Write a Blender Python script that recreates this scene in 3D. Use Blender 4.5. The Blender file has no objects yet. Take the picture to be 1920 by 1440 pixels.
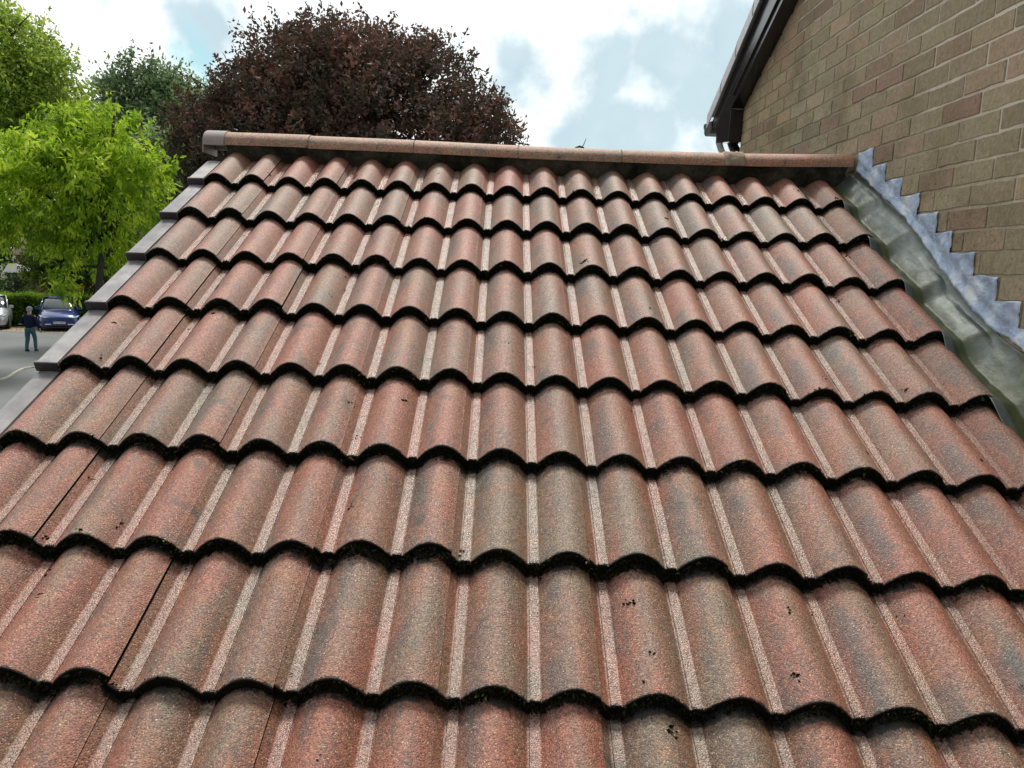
import bpy, bmesh, math, random
import numpy as np
from mathutils import Vector, Matrix, Euler
random.seed(7); rng = np.random.default_rng(11)
S = bpy.context.scene; COL = S.collection
R_ = math.radians

# ------------------------------------------------------------------ camera
F = 1468.085
CAM = np.array([-0.0988, -3.5828, -0.4536])
ROT = np.array([[0.9988642474996727, -0.04321670229117922, -0.020063192916053834],
                [-0.013551745685900762, 0.1460076322814028, -0.9891906396157512],
                [0.045678936675188464, 0.9883390551615522, 0.14525614198913916]])
cd = bpy.data.cameras.new("camera"); cam = bpy.data.objects.new("camera", cd); COL.objects.link(cam)
cam.matrix_world = Matrix.Translation(Vector(CAM)) @ Matrix([list(r) for r in ROT]).to_4x4()
cd.sensor_width = 36; cd.lens = 36 * F / 1920; cd.clip_start = 0.05; cd.clip_end = 3000
S.camera = cam
S.view_settings.view_transform = 'Standard'; S.view_settings.look = 'None'
S.view_settings.exposure = 0.0; S.view_settings.gamma = 1.0

def ray(x, y):
    return ROT @ np.array([(x - 960) / F, -(y - 720) / F, -1.0])
def onY(x, y, Y):
    d = ray(x, y); return CAM + (Y - CAM[1]) / d[1] * d
def onX(x, y, X):
    d = ray(x, y); return CAM + (X - CAM[0]) / d[0] * d
def onZ(x, y, Z):
    d = ray(x, y); return CAM + (Z - CAM[2]) / d[2] * d

# ------------------------------------------------------------------ world, sun
SUN_EL, SUN_AZ = R_(62), R_(3)       # azimuth measured from +Y towards +X
w = bpy.data.worlds.new("World"); S.world = w; w.use_nodes = True
nt = w.node_tree; nt.nodes.clear()
def N(nt, t, **k):
    n = nt.nodes.new(t)
    for a, b in k.items():
        if a.startswith('i_'):
            key = a[2:]; key = int(key) if key.isdigit() else key.replace('_', ' ')
            n.inputs[key].default_value = b
        else: setattr(n, a, b)
    return n
def L(nt, a, b): nt.links.new(a, b)
def math_(nt, op, a, b=None, c=None, clamp=False):
    n = nt.nodes.new('ShaderNodeMath'); n.operation = op; n.use_clamp = clamp
    for i, v in enumerate((a, b, c)):
        if v is None: continue
        if isinstance(v, (int, float)): n.inputs[i].default_value = v
        else: nt.links.new(v, n.inputs[i])
    return n.outputs[0]
def ramp_(nt, fac, pts, interp='LINEAR'):
    n = nt.nodes.new('ShaderNodeValToRGB'); n.color_ramp.interpolation = interp
    cr = n.color_ramp
    while len(cr.elements) < len(pts): cr.elements.new(0.5)
    for e, (p, c) in zip(cr.elements, pts):
        e.position = p; e.color = (*c, 1) if len(c) == 3 else c
    nt.links.new(fac, n.inputs[0]); return n.outputs[0]
def mix_(nt, fac, a, b, mode='MIX'):
    n = nt.nodes.new('ShaderNodeMix'); n.data_type = 'RGBA'; n.blend_type = mode
    for sock, v in ((n.inputs[0], fac), (n.inputs[6], a), (n.inputs[7], b)):
        if isinstance(v, (int, float)): sock.default_value = v
        elif isinstance(v, tuple): sock.default_value = (*v, 1) if len(v) == 3 else v
        else: nt.links.new(v, sock)
    return n.outputs[2]
out = N(nt, 'ShaderNodeOutputWorld'); bg = N(nt, 'ShaderNodeBackground', i_Strength=0.1)
sky = N(nt, 'ShaderNodeTexSky', sky_type='NISHITA', sun_disc=False, sun_elevation=SUN_EL, sun_rotation=SUN_AZ)
tc = N(nt, 'ShaderNodeTexCoord')
no1 = N(nt, 'ShaderNodeTexNoise', i_Scale=9.0, i_Detail=6.0, i_Roughness=0.55); L(nt, tc.outputs['Generated'], no1.inputs['Vector'])
no2 = N(nt, 'ShaderNodeTexNoise', i_Scale=22.0, i_Detail=4.0, i_Roughness=0.5); L(nt, tc.outputs['Generated'], no2.inputs['Vector'])
wob = math_(nt, 'ADD', math_(nt, 'MULTIPLY', math_(nt, 'SUBTRACT', no1.outputs[0], 0.5), 2.4), math_(nt, 'MULTIPLY', math_(nt, 'SUBTRACT', no2.outputs[0], 0.5), 1.1))
def blobs(lst):
    res = None
    for (x, y, r) in lst:
        d = ray(x, y); d /= np.linalg.norm(d)
        vm = N(nt, 'ShaderNodeVectorMath', operation='DISTANCE'); L(nt, tc.outputs['Generated'], vm.inputs[0]); vm.inputs[1].default_value = d
        v = math_(nt, 'SUBTRACT', 1.0, math_(nt, 'DIVIDE', vm.outputs['Value'], r / F))
        res = v if res is None else math_(nt, 'MAXIMUM', res, v)
    return res
def soft(v, lo, hi):
    m = N(nt, 'ShaderNodeMapRange', interpolation_type='SMOOTHSTEP'); L(nt, v, m.inputs[0])
    m.inputs[1].default_value = lo; m.inputs[2].default_value = hi; return m.outputs[0]
g1 = soft(math_(nt, 'ADD', blobs([(400, 55, 95), (970, 135, 85), (1150, 120, 95), (1235, 130, 130), (1330, 190, 170), (1210, 250, 150), (1390, 90, 170), (1500, 150, 240), (1100, 290, 90)]), wob), 0.05, 0.75)
g2 = soft(math_(nt, 'ADD', blobs([(195, 2, 55), (865, 88, 50), (355, 125, 80), (895, 70, 40)]), math_(nt, 'MULTIPLY', wob, 1.5)), 0.25, 1.0)
white = mix_(nt, soft(no1.outputs[0], 0.35, 0.6), (11.5, 12.3, 12.4), (13.2, 13.4, 13.2))
c1 = mix_(nt, math_(nt, 'MULTIPLY', g1, 0.92), white, mix_(nt, no2.outputs[0], (4.6, 6.5, 7.4), (7.0, 8.6, 9.2)))
c2 = mix_(nt, math_(nt, 'MULTIPLY', g2, 0.42), c1, (3.6, 8.6, 9.6))
sxyz = N(nt, 'ShaderNodeSeparateXYZ'); L(nt, tc.outputs['Generated'], sxyz.inputs[0])
back = soft(sxyz.outputs[1], 0.45, -0.65)      # unseen sky behind the viewer, darkened for contrast on the roof
c2 = mix_(nt, math_(nt, 'MULTIPLY', back, 0.95), c2, mix_(nt, no1.outputs[0], (3.2, 3.5, 3.9), (4.8, 5.2, 5.6)))
c3 = mix_(nt, 0.06, c2, sky.outputs[0])
L(nt, c3, bg.inputs['Color']); L(nt, bg.outputs[0], out.inputs[0])
sl = bpy.data.lights.new("sun", 'SUN'); sl.energy = 3.3; sl.angle = R_(12); sl.color = (1.0, 0.95, 0.87)
sun = bpy.data.objects.new("sun", sl); COL.objects.link(sun)
sd = Vector((math.sin(SUN_AZ) * math.cos(SUN_EL), math.cos(SUN_AZ) * math.cos(SUN_EL), math.sin(SUN_EL)))
sun.rotation_euler = sd.to_track_quat('Z', 'Y').to_euler()

# ------------------------------------------------------------------ helpers
def tag(o, label=None, cat=None, group=None, kind=None):
    if label: o['label'] = label
    if cat: o['category'] = cat
    if group: o['group'] = group
    if kind: o['kind'] = kind
    return o
def empty(name, loc, label, cat, group=None, rz=0):
    o = bpy.data.objects.new(name, None); COL.objects.link(o); o.location = loc; o.rotation_euler = (0, 0, rz)
    return tag(o, label, cat, group)
def link(name, me, mat=None, parent=None, worldspace=True):
    o = bpy.data.objects.new(name, me); COL.objects.link(o)
    if mat is not None:
        for m in (mat if isinstance(mat, (list, tuple)) else [mat]): me.materials.append(m)
    if parent is not None:
        o.parent = parent
        if worldspace: o.location = -Vector(root_of(parent).location)
        if parent.type == 'MESH' and worldspace:
            o.location = Vector((0, 0, 0))
    return o
def root_of(o):
    while o.parent: o = o.parent
    return o
def mesh(name, V, Fc, smooth=False):
    me = bpy.data.meshes.new(name); me.from_pydata([tuple(map(float, v)) for v in V], [], [tuple(map(int, f)) for f in Fc]); me.update()
    if smooth: me.polygons.foreach_set('use_smooth', [True] * len(me.polygons))
    return me
def npmesh(name, V, Fq, smooth=False):
    """V (n,3), Fq (m,k) arrays"""
    me = bpy.data.meshes.new(name); V = np.asarray(V, dtype=np.float32); Fq = np.asarray(Fq, dtype=np.int32)
    m, k = Fq.shape
    me.vertices.add(len(V)); me.vertices.foreach_set('co', V.ravel())
    me.loops.add(m * k); me.loops.foreach_set('vertex_index', Fq.ravel())
    me.polygons.add(m); me.polygons.foreach_set('loop_start', np.arange(0, m * k, k, dtype=np.int32)); me.polygons.foreach_set('loop_total', np.full(m, k, dtype=np.int32))
    me.polygons.foreach_set('use_smooth', np.full(m, bool(smooth)))
    me.update(calc_edges=True); me.validate(); return me
def attr(me, name, vals):
    a = me.attributes.new(name, 'FLOAT', 'POINT'); a.data.foreach_set('value', np.asarray(vals, dtype=np.float32))
def attrc(me, name, cols):
    a = me.attributes.new(name, 'FLOAT_COLOR', 'POINT'); c = np.ones((len(cols), 4), dtype=np.float32); c[:, :3] = cols; a.data.foreach_set('color', c.ravel())
class MB:
    def __init__(s): s.V = []; s.F = []
    def box(s, lo, hi, M=None):
        b = len(s.V)
        for z in (lo[2], hi[2]):
            for y in (lo[1], hi[1]):
                for x in (lo[0], hi[0]):
                    v = Vector((x, y, z)); s.V.append(tuple(M @ v) if M else tuple(v))
        for f in ((0, 2, 3, 1), (4, 5, 7, 6), (0, 1, 5, 4), (2, 6, 7, 3), (0, 4, 6, 2), (1, 3, 7, 5)): s.F.append(tuple(b + i for i in f))
        return s
    def prism(s, poly, d0, d1, fn):
        """poly list of 2-D pts, fn(a,b,d)->xyz"""
        b = len(s.V); n = len(poly)
        for d in (d0, d1):
            for (p, q) in poly: s.V.append(tuple(fn(p, q, d)))
        s.F.append(tuple(b + i for i in range(n))); s.F.append(tuple(b + n + i for i in reversed(range(n))))
        for i in range(n): j = (i + 1) % n; s.F.append((b + i, b + n + i, b + n + j, b + j))
        return s
    def tube(s, pts, rad, seg=8, caps=True):
        pts = [Vector(p) for p in pts]; b = len(s.V); n = len(pts)
        if isinstance(rad, (int, float)): rad = [rad] * n
        up = Vector((0.13, 0.21, 1)).normalized()
        for i, p in enumerate(pts):
            t = (pts[min(i + 1, n - 1)] - pts[max(i - 1, 0)])
            t = t.normalized() if t.length > 1e-9 else Vector((0, 0, 1))
            if abs(t.dot(up)) > 0.98: up = Vector((1, 0.1, 0)).normalized()
            a = t.cross(up).normalized(); c = t.cross(a)
            for k in range(seg):
                th = 2 * math.pi * k / seg; s.V.append(tuple(p + (a * math.cos(th) + c * math.sin(th)) * rad[i]))
        for i in range(n - 1):
            for k in range(seg):
                k2 = (k + 1) % seg; s.F.append((b + i * seg + k, b + i * seg + k2, b + (i + 1) * seg + k2, b + (i + 1) * seg + k))
        if caps:
            s.F.append(tuple(b + k for k in range(seg))); s.F.append(tuple(b + (n - 1) * seg + k for k in reversed(range(seg))))
        return s
    def build(s, name, mat, parent=None, smooth=False, bevel=0, ws=True):
        me = mesh(name, s.V, s.F, smooth)
        bm = bmesh.new(); bm.from_mesh(me); bmesh.ops.recalc_face_normals(bm, faces=bm.faces)
        if bevel: bmesh.ops.bevel(bm, geom=list(bm.edges), offset=bevel, segments=2, profile=0.7, affect='EDGES', clamp_overlap=True)
        bm.to_mesh(me); bm.free()
        return link(name, me, mat, parent, ws)

# ------------------------------------------------------------------ materials
def newmat(name):
    m = bpy.data.materials.new(name); m.use_nodes = True; nt = m.node_tree; b = nt.nodes['Principled BSDF']; return m, nt, b
def simple(name, col, rough=0.6, metal=0.0, nscale=20, namp=0.15, bump=0.0, bscale=60, spec=0.5, coat=0.0):
    m, nt, b = newmat(name); tc = N(nt, 'ShaderNodeTexCoord')
    n = N(nt, 'ShaderNodeTexNoise', i_Scale=float(nscale), i_Detail=6.0); L(nt, tc.outputs['Object'], n.inputs['Vector'])
    c = mix_(nt, n.outputs[0], tuple(max(0, x * (1 - namp)) for x in col), tuple(min(1, x * (1 + namp)) for x in col))
    L(nt, c, b.inputs['Base Color']); b.inputs['Roughness'].default_value = rough; b.inputs['Metallic'].default_value = metal
    b.inputs['Specular IOR Level'].default_value = spec; b.inputs['Coat Weight'].default_value = coat
    if bump:
        n2 = N(nt, 'ShaderNodeTexNoise', i_Scale=float(bscale), i_Detail=5.0); L(nt, tc.outputs['Object'], n2.inputs['Vector'])
        bp = N(nt, 'ShaderNodeBump', i_Strength=1.0, i_Distance=bump); L(nt, n2.outputs[0], bp.inputs['Height']); L(nt, bp.outputs[0], b.inputs['Normal'])
    return m

def granular(name, red, grey, warm, ridge=False):
    """sand-faced concrete: patches of two colours, pale grains, dark pits, lichen stains"""
    m, nt, b = newmat(name); tc = N(nt, 'ShaderNodeTexCoord'); O = tc.outputs['Object']
    mp = N(nt, 'ShaderNodeMapping'); mp.inputs['Scale'].default_value = (9, 2.6, 9); L(nt, O, mp.inputs[0])
    n1 = N(nt, 'ShaderNodeTexNoise', i_Scale=1.0, i_Detail=4.0, i_Roughness=0.55, i_Distortion=0.6); L(nt, mp.outputs[0], n1.inputs['Vector'])
    ti = N(nt, 'ShaderNodeAttribute', attribute_name='tint'); 
    f = math_(nt, 'ADD', math_(nt, 'MULTIPLY', math_(nt, 'SUBTRACT', n1.outputs[0], 0.5), 3.4), ti.outputs['Fac'])
    c = mix_(nt, math_(nt, 'MULTIPLY', f, 1.0, clamp=True), red, grey)
    # second, smaller colour mottling towards orange
    n2 = N(nt, 'ShaderNodeTexNoise', i_Scale=14.0, i_Detail=3.0); L(nt, O, n2.inputs['Vector'])
    mo = N(nt, 'ShaderNodeMapRange', interpolation_type='SMOOTHSTEP'); L(nt, n2.outputs[0], mo.inputs[0]); mo.inputs[1].default_value = 0.5; mo.inputs[2].default_value = 0.72
    c = mix_(nt, math_(nt, 'MULTIPLY', mo.outputs[0], 0.55), c, warm)
    if not ridge:
        fl = N(nt, 'ShaderNodeAttribute', attribute_name='flank')    # darker brown along the right-hand foot of each roll
        n4 = N(nt, 'ShaderNodeTexNoise', i_Scale=8.0, i_Detail=3.0); L(nt, O, n4.inputs['Vector'])
        c = mix_(nt, math_(nt, 'MULTIPLY', fl.outputs['Fac'], math_(nt, 'MULTIPLY', n4.outputs[0], 0.95)), c, (0.20, 0.085, 0.038))
        st = N(nt, 'ShaderNodeAttribute', attribute_name='strip')    # worn, washed channel, its gloss partly painted in as paler colour
        c = mix_(nt, math_(nt, 'MULTIPLY', st.outputs['Fac'], 0.3), c, mix_(nt, n1.outputs[0], (0.46, 0.33, 0.28), (0.42, 0.39, 0.34)))
    mw = N(nt, 'ShaderNodeMapping'); mw.inputs['Scale'].default_value = (26, 4.5, 26); L(nt, O, mw.inputs[0])
    nw = N(nt, 'ShaderNodeTexNoise', i_Scale=1.0, i_Detail=6.0, i_Roughness=0.62, i_Distortion=0.8); L(nt, mw.outputs[0], nw.inputs['Vector'])
    kw = N(nt, 'ShaderNodeMapRange', interpolation_type='SMOOTHSTEP'); L(nt, nw.outputs[0], kw.inputs[0]); kw.inputs[1].default_value = 0.50; kw.inputs[2].default_value = 0.70
    c = mix_(nt, math_(nt, 'MULTIPLY', kw.outputs[0], 0.52), c, (0.105, 0.098, 0.090))
    lf = N(nt, 'ShaderNodeAttribute', attribute_name='left_flank')
    nl_ = N(nt, 'ShaderNodeTexNoise', i_Scale=4.2, i_Detail=7.0, i_Roughness=0.65); L(nt, O, nl_.inputs['Vector'])
    kl = N(nt, 'ShaderNodeMapRange', interpolation_type='SMOOTHSTEP'); L(nt, nl_.outputs[0], kl.inputs[0]); kl.inputs[1].default_value = 0.46; kl.inputs[2].default_value = 0.62
    if not ridge: c = mix_(nt, math_(nt, 'MULTIPLY', math_(nt, 'MULTIPLY', kl.outputs[0], lf.outputs['Fac']), 0.7), c, (0.10, 0.10, 0.098))
    # grains
    v = N(nt, 'ShaderNodeTexVoronoi', i_Scale=320.0); L(nt, O, v.inputs['Vector'])
    sepv = N(nt, 'ShaderNodeSeparateColor'); L(nt, v.outputs['Color'], sepv.inputs[0])
    size = math_(nt, 'LESS_THAN', v.outputs['Distance'], 0.42)
    pale = math_(nt, 'MULTIPLY', math_(nt, 'GREATER_THAN', sepv.outputs[0], 0.91), size)
    pit = math_(nt, 'MULTIPLY', math_(nt, 'LESS_THAN', sepv.outputs[1], 0.10), size)
    lum = math_(nt, 'ADD', 0.48, math_(nt, 'MULTIPLY', sepv.outputs[2], 1.04))
    hs = N(nt, 'ShaderNodeHueSaturation'); L(nt, c, hs.inputs['Color']); L(nt, lum, hs.inputs['Value']); c = hs.outputs[0]
    c = mix_(nt, math_(nt, 'MULTIPLY', pale, 0.8), c, (0.62, 0.52, 0.36))
    c = mix_(nt, math_(nt, 'MULTIPLY', pit, 0.7), c, (0.05, 0.04, 0.035))
    vb = N(nt, 'ShaderNodeTexVoronoi', i_Scale=120.0); L(nt, O, vb.inputs['Vector'])
    sb = N(nt, 'ShaderNodeSeparateColor'); L(nt, vb.outputs['Color'], sb.inputs[0])
    big = math_(nt, 'MULTIPLY', math_(nt, 'GREATER_THAN', sb.outputs[0], 0.968), math_(nt, 'LESS_THAN', vb.outputs['Distance'], 0.2))
    c = mix_(nt, math_(nt, 'MULTIPLY', big, 0.75), c, (0.70, 0.64, 0.5))
    # dark lichen / moss stains with ragged shapes
    n3 = N(nt, 'ShaderNodeTexNoise', i_Scale=11.0, i_Detail=9.0, i_Roughness=0.72); L(nt, O, n3.inputs['Vector'])
    ms = N(nt, 'ShaderNodeMapRange', interpolation_type='SMOOTHSTEP'); L(nt, n3.outputs[0], ms.inputs[0]); ms.inputs[1].default_value = 0.57; ms.inputs[2].default_value = 0.70
    c = mix_(nt, math_(nt, 'MULTIPLY', ms.outputs[0], 0.75), c, (0.055, 0.058, 0.05))
    n5 = N(nt, 'ShaderNodeTexNoise', i_Scale=34.0, i_Detail=6.0, i_Roughness=0.8); L(nt, O, n5.inputs['Vector'])
    m5 = N(nt, 'ShaderNodeMapRange', interpolation_type='SMOOTHSTEP'); L(nt, n5.outputs[0], m5.inputs[0]); m5.inputs[1].default_value = 0.71; m5.inputs[2].default_value = 0.76
    c = mix_(nt, math_(nt, 'MULTIPLY', m5.outputs[0], 0.9), c, (0.02, 0.02, 0.015))
    if not ridge:
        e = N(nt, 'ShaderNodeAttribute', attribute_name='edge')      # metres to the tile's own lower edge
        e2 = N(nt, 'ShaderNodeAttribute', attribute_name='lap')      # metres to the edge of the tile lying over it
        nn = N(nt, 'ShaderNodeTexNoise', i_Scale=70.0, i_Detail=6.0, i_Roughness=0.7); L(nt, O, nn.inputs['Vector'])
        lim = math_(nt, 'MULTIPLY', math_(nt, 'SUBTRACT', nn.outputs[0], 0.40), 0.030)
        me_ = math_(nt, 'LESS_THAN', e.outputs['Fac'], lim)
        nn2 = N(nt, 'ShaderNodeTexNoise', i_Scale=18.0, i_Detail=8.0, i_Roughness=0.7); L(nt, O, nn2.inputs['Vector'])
        lim2 = math_(nt, 'MULTIPLY', math_(nt, 'SUBTRACT', nn2.outputs[0], 0.28), 0.052)  # fringe below the lap: moss, with the overhang's shade painted in
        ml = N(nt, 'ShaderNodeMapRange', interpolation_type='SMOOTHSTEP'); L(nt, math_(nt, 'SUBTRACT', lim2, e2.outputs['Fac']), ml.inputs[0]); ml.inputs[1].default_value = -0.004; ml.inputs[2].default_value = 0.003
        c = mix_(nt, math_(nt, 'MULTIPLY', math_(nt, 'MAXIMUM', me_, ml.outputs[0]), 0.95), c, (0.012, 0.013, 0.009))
    L(nt, c, b.inputs['Base Color'])
    if ridge: b.inputs['Roughness'].default_value = 0.6
    else: L(nt, math_(nt, 'SUBTRACT', 0.54, math_(nt, 'MULTIPLY', st.outputs['Fac'], 0.29)), b.inputs['Roughness'])
    b.inputs['Specular IOR Level'].default_value = 0.7
    bb = N(nt, 'ShaderNodeTexNoise', i_Scale=420.0, i_Detail=4.0, i_Roughness=0.7); L(nt, O, bb.inputs['Vector'])
    h = math_(nt, 'ADD', bb.outputs[0], math_(nt, 'MULTIPLY', math_(nt, 'SUBTRACT', 0.5, v.outputs['Distance']), 0.9))
    bp = N(nt, 'ShaderNodeBump', i_Strength=0.9, i_Distance=0.0013); L(nt, h, bp.inputs['Height']); L(nt, bp.outputs[0], b.inputs['Normal'])
    return m
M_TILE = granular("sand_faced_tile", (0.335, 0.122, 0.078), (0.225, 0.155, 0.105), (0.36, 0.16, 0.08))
M_RIDGE = granular("sand_faced_ridge", (0.43, 0.205, 0.125), (0.33, 0.215, 0.135), (0.50, 0.29, 0.15), ridge=True)
def mossmat():
    m, nt, b = newmat("moss"); a = N(nt, 'ShaderNodeAttribute', attribute_name='tone')
    c = ramp_(nt, a.outputs['Fac'], [(0.0, (0.006, 0.006, 0.004)), (0.86, (0.016, 0.017, 0.008)), (0.95, (0.05, 0.06, 0.015)), (1.0, (0.20, 0.19, 0.05))])
    L(nt, c, b.inputs['Base Color']); b.inputs['Roughness'].default_value = 1.0; b.inputs['Specular IOR Level'].default_value = 0.05
    return m
M_MOSS = mossmat()
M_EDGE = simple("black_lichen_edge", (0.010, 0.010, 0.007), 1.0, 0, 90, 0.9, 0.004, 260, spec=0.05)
M_MORTAR = simple("weathered_mortar", (0.17, 0.155, 0.125), 0.95, 0, 26, 0.55, 0.006, 70, spec=0.2)
M_PLASTIC = simple("brown_plastic", (0.030, 0.019, 0.020), 0.33, 0, 9, 0.3, 0.0006, 30, spec=0.6)
M_GLOSSBOARD = simple("dark_upvc", (0.014, 0.011, 0.014), 0.16, 0, 9, 0.2, 0.0004, 12, spec=0.6)
M_HOODCAP = simple("grey_plastic", (0.32, 0.27, 0.245), 0.5, 0, 14, 0.25, 0.001, 50)
def vergemat():
    m, nt, b = newmat("sky_grey_verge_plastic"); tc = N(nt, 'ShaderNodeTexCoord'); O = tc.outputs['Object']
    n = N(nt, 'ShaderNodeTexNoise', i_Scale=7.0, i_Detail=7.0, i_Roughness=0.65); L(nt, O, n.inputs['Vector'])
    n2 = N(nt, 'ShaderNodeTexNoise', i_Scale=160.0, i_Detail=4.0, i_Roughness=0.8); L(nt, O, n2.inputs['Vector'])
    c = ramp_(nt, n.outputs[0], [(0.32, (0.14, 0.13, 0.135)), (0.5, (0.25, 0.235, 0.24)), (0.68, (0.42, 0.40, 0.39))])  # brown plastic; the grey of the reflected sky is put into its colour
    k = N(nt, 'ShaderNodeMapRange', interpolation_type='SMOOTHSTEP'); L(nt, n2.outputs[0], k.inputs[0]); k.inputs[1].default_value = 0.60; k.inputs[2].default_value = 0.68
    c = mix_(nt, math_(nt, 'MULTIPLY', k.outputs[0], 0.35), c, (0.05, 0.04, 0.035))
    L(nt, c, b.inputs['Base Color']); L(nt, math_(nt, 'ADD', 0.26, math_(nt, 'MULTIPLY', n.outputs[0], 0.3)), b.inputs['Roughness'])
    b.inputs['Specular IOR Level'].default_value = 0.7; return m
M_VERGE = vergemat()

# ------------------------------------------------------------------ roof frame
PITCH = R_(29.0767); G = 0.32053; P = 0.15; UW = 1.44615; Y0 = -0.59975; Z0 = 0.19297
GROUND = -4.57
cp, sp = math.cos(PITCH), math.sin(PITCH)
CU = np.array([-0.00726, 0.01228, -0.02097, -0.05489, 0.02709, 0.07528, -0.01428, 0.04416, -0.04955])
CV = np.array([0.00267, -0.02615, -0.00819, 0.04106, -0.00407, -0.00473, 0.03146, 0.00576, 0.0078])
def warp(u, v):
    """slow drift of the real courses and rolls from a perfect grid"""
    k = np.clip(u / P, -9.6, 9.8) / 10; i = np.clip(v / G, 0.2, 8.2) / 8
    B = np.stack([1 + 0 * k, k, i, k * i, k * k, i * i, k * k * i, k * i * i, i ** 3], -1)
    return u + B @ CU, v + B @ CV
def uvn(u, v, n):
    """roof frame -> world"""
    return np.stack([u, -v * cp - n * sp, -v * sp + n * cp], -1)
STEP = 0.0295; RH = 0.042
def profile(s):
    """surface height over one roll pitch, s = 0..1 from channel centre to channel centre"""
    s = s % 1.0
    a = 0.088; t = np.clip((s - a) / (1 - 2 * a), 0, 1)
    roll = RH * np.sin(np.pi * t) ** 0.93
    chan = np.where((s < a - 0.012) | (s > 1 - a + 0.030), 0.0036, 0.0)
    return roll + chan

garage = empty('garage', (0, -1.5, GROUND), 'low garage with a double roman tiled roof sloping towards the viewer', 'garage')

def tiles():
    sS = np.unique(np.concatenate([np.linspace(0.1, 0.9, 15), [0, 0.074, 0.079, 0.086, 0.094, 0.906, 0.914, 0.937, 0.947]]))
    NV = 12
    Vs, Fs, tint, edge, lap, flank, strip, matidx = [], [], [], [], [], [], [], []; lflank = []
    base = 0
    tv = np.concatenate([[0, 0.004, 0.012, 0.03], np.linspace(0.06, 1.10, NV - 4)])   # distance up the tile (in gauges)
    for i in range(1, 12):
        for n in range(-5, 6):
            k0 = 2 * n + 1 - 0.2          # left joint, in roll pitches
            k1 = k0 + 2
            if n == -5: k0 = -8.95
            if k0 > 9.4: continue
            k1 = min(k1, 9.62)
            ks = [k0]
            for kk in range(int(math.floor(k0)) - 1, int(math.ceil(k1)) + 1):
                for s in sS:
                    q = kk + s
                    if k0 + 0.01 < q < k1 - 0.01: ks.append(q)
            ks.append(k1); ks = np.array(sorted(ks))
            us = ks * P; us[0] += 0.0002; us[-1] += 0.0012
            dv = rng.normal(0, 0.0034); dh = abs(rng.normal(0, 0.0018)); rot = rng.normal(0, 0.0045); tw = rng.normal(0, 0.0014)
            ti = float(np.clip(rng.normal(0.40, 0.29), -0.3, 1.1))
            h = profile(ks)
            cr = 0.005 * (h / RH)
            nu = len(us); nv = len(tv)
            uu = np.tile(us, (nv, 1)); tt = np.tile(tv[:, None], (1, nu)); hh = np.tile(h, (nv, 1))
            um = (us[0] + us[-1]) / 2
            front = cr + (us - um) * rot + dv
            vv = i * G - np.tile(front, (nv, 1)) * (1 - np.clip(tt, 0, 1)) - tt * G
            nn = hh - STEP * tt + dh + (uu - um) * (0.0014 + tw) / 0.15
            nn[0] -= 0.0035; nn[1] -= 0.0007
            # front face: rows hanging down from the edge
            fd = [0.010, 0.022, 0.033]
            fv = [0.0012, 0.0, -0.004]
            FU = np.tile(us, (3, 1)); FV = np.tile(vv[0], (3, 1)) + np.array(fv)[:, None]; FN = np.tile(nn[0], (3, 1)) - np.array(fd)[:, None]
            U = np.concatenate([FU[::-1], uu]); V = np.concatenate([FV[::-1], vv]); H = np.concatenate([FN[::-1], nn])
            rows = nv + 3
            # skirts at both sides
            U = np.concatenate([U[:, :1], U, U[:, -1:]], 1); V = np.concatenate([V[:, :1], V, V[:, -1:]], 1)
            H = np.concatenate([H[:, :1] - 0.014, H, H[:, -1:] - 0.014], 1)
            nc = nu + 2
            wu, wv = warp(U.ravel(), V.ravel())
            Vs.append(np.stack([wu, -wv, H.ravel()], 1))
            idx = base + np.arange(rows * nc).reshape(rows, nc)
            q = np.stack([idx[:-1, :-1], idx[:-1, 1:], idx[1:, 1:], idx[1:, :-1]], -1).reshape(-1, 4)
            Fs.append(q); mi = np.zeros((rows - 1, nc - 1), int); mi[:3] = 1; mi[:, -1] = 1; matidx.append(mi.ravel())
            base += rows * nc
            kf = np.concatenate([ks[:1], ks, ks[-1:]]) % 1.0
            fl = np.clip(1 - np.abs(kf - 0.83) / 0.13, 0, 1); stp = ((kf < 0.08) | (kf > 0.92)).astype(float)
            tint.append(np.full(rows * nc, ti)); flank.append(np.tile(fl, rows)); lflank.append(np.tile(np.clip(1.2 - np.abs(kf - 0.24) / 0.17, 0, 1), rows)); strip.append(np.tile(stp, rows))
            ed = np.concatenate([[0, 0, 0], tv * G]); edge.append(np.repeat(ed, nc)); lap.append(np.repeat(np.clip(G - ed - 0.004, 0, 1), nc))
    V = np.concatenate(Vs); Fq = np.concatenate(Fs)
    me = npmesh('roof_tiles', V, Fq, smooth=False)
    mi = np.concatenate(matidx)
    if len(me.polygons) == len(mi): me.polygons.foreach_set('material_index', mi.astype(np.int32))
    for nme, a in (('tint', tint), ('edge', edge), ('lap', lap), ('flank', flank), ('strip', strip), ('left_flank', lflank)): attr(me, nme, np.concatenate(a))
    me.polygons.foreach_set('use_smooth', np.ones(len(me.polygons), bool))
    sh = me.set_sharp_from_angle(angle=R_(50)) if hasattr(me, 'set_sharp_from_angle') else None
    return me
me = tiles()
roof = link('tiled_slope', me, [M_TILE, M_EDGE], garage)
roof.rotation_euler = (PITCH, 0, 0)
roof['label'] = 'red and brown rolled roof tiles with black mossy lower edges'

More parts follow.
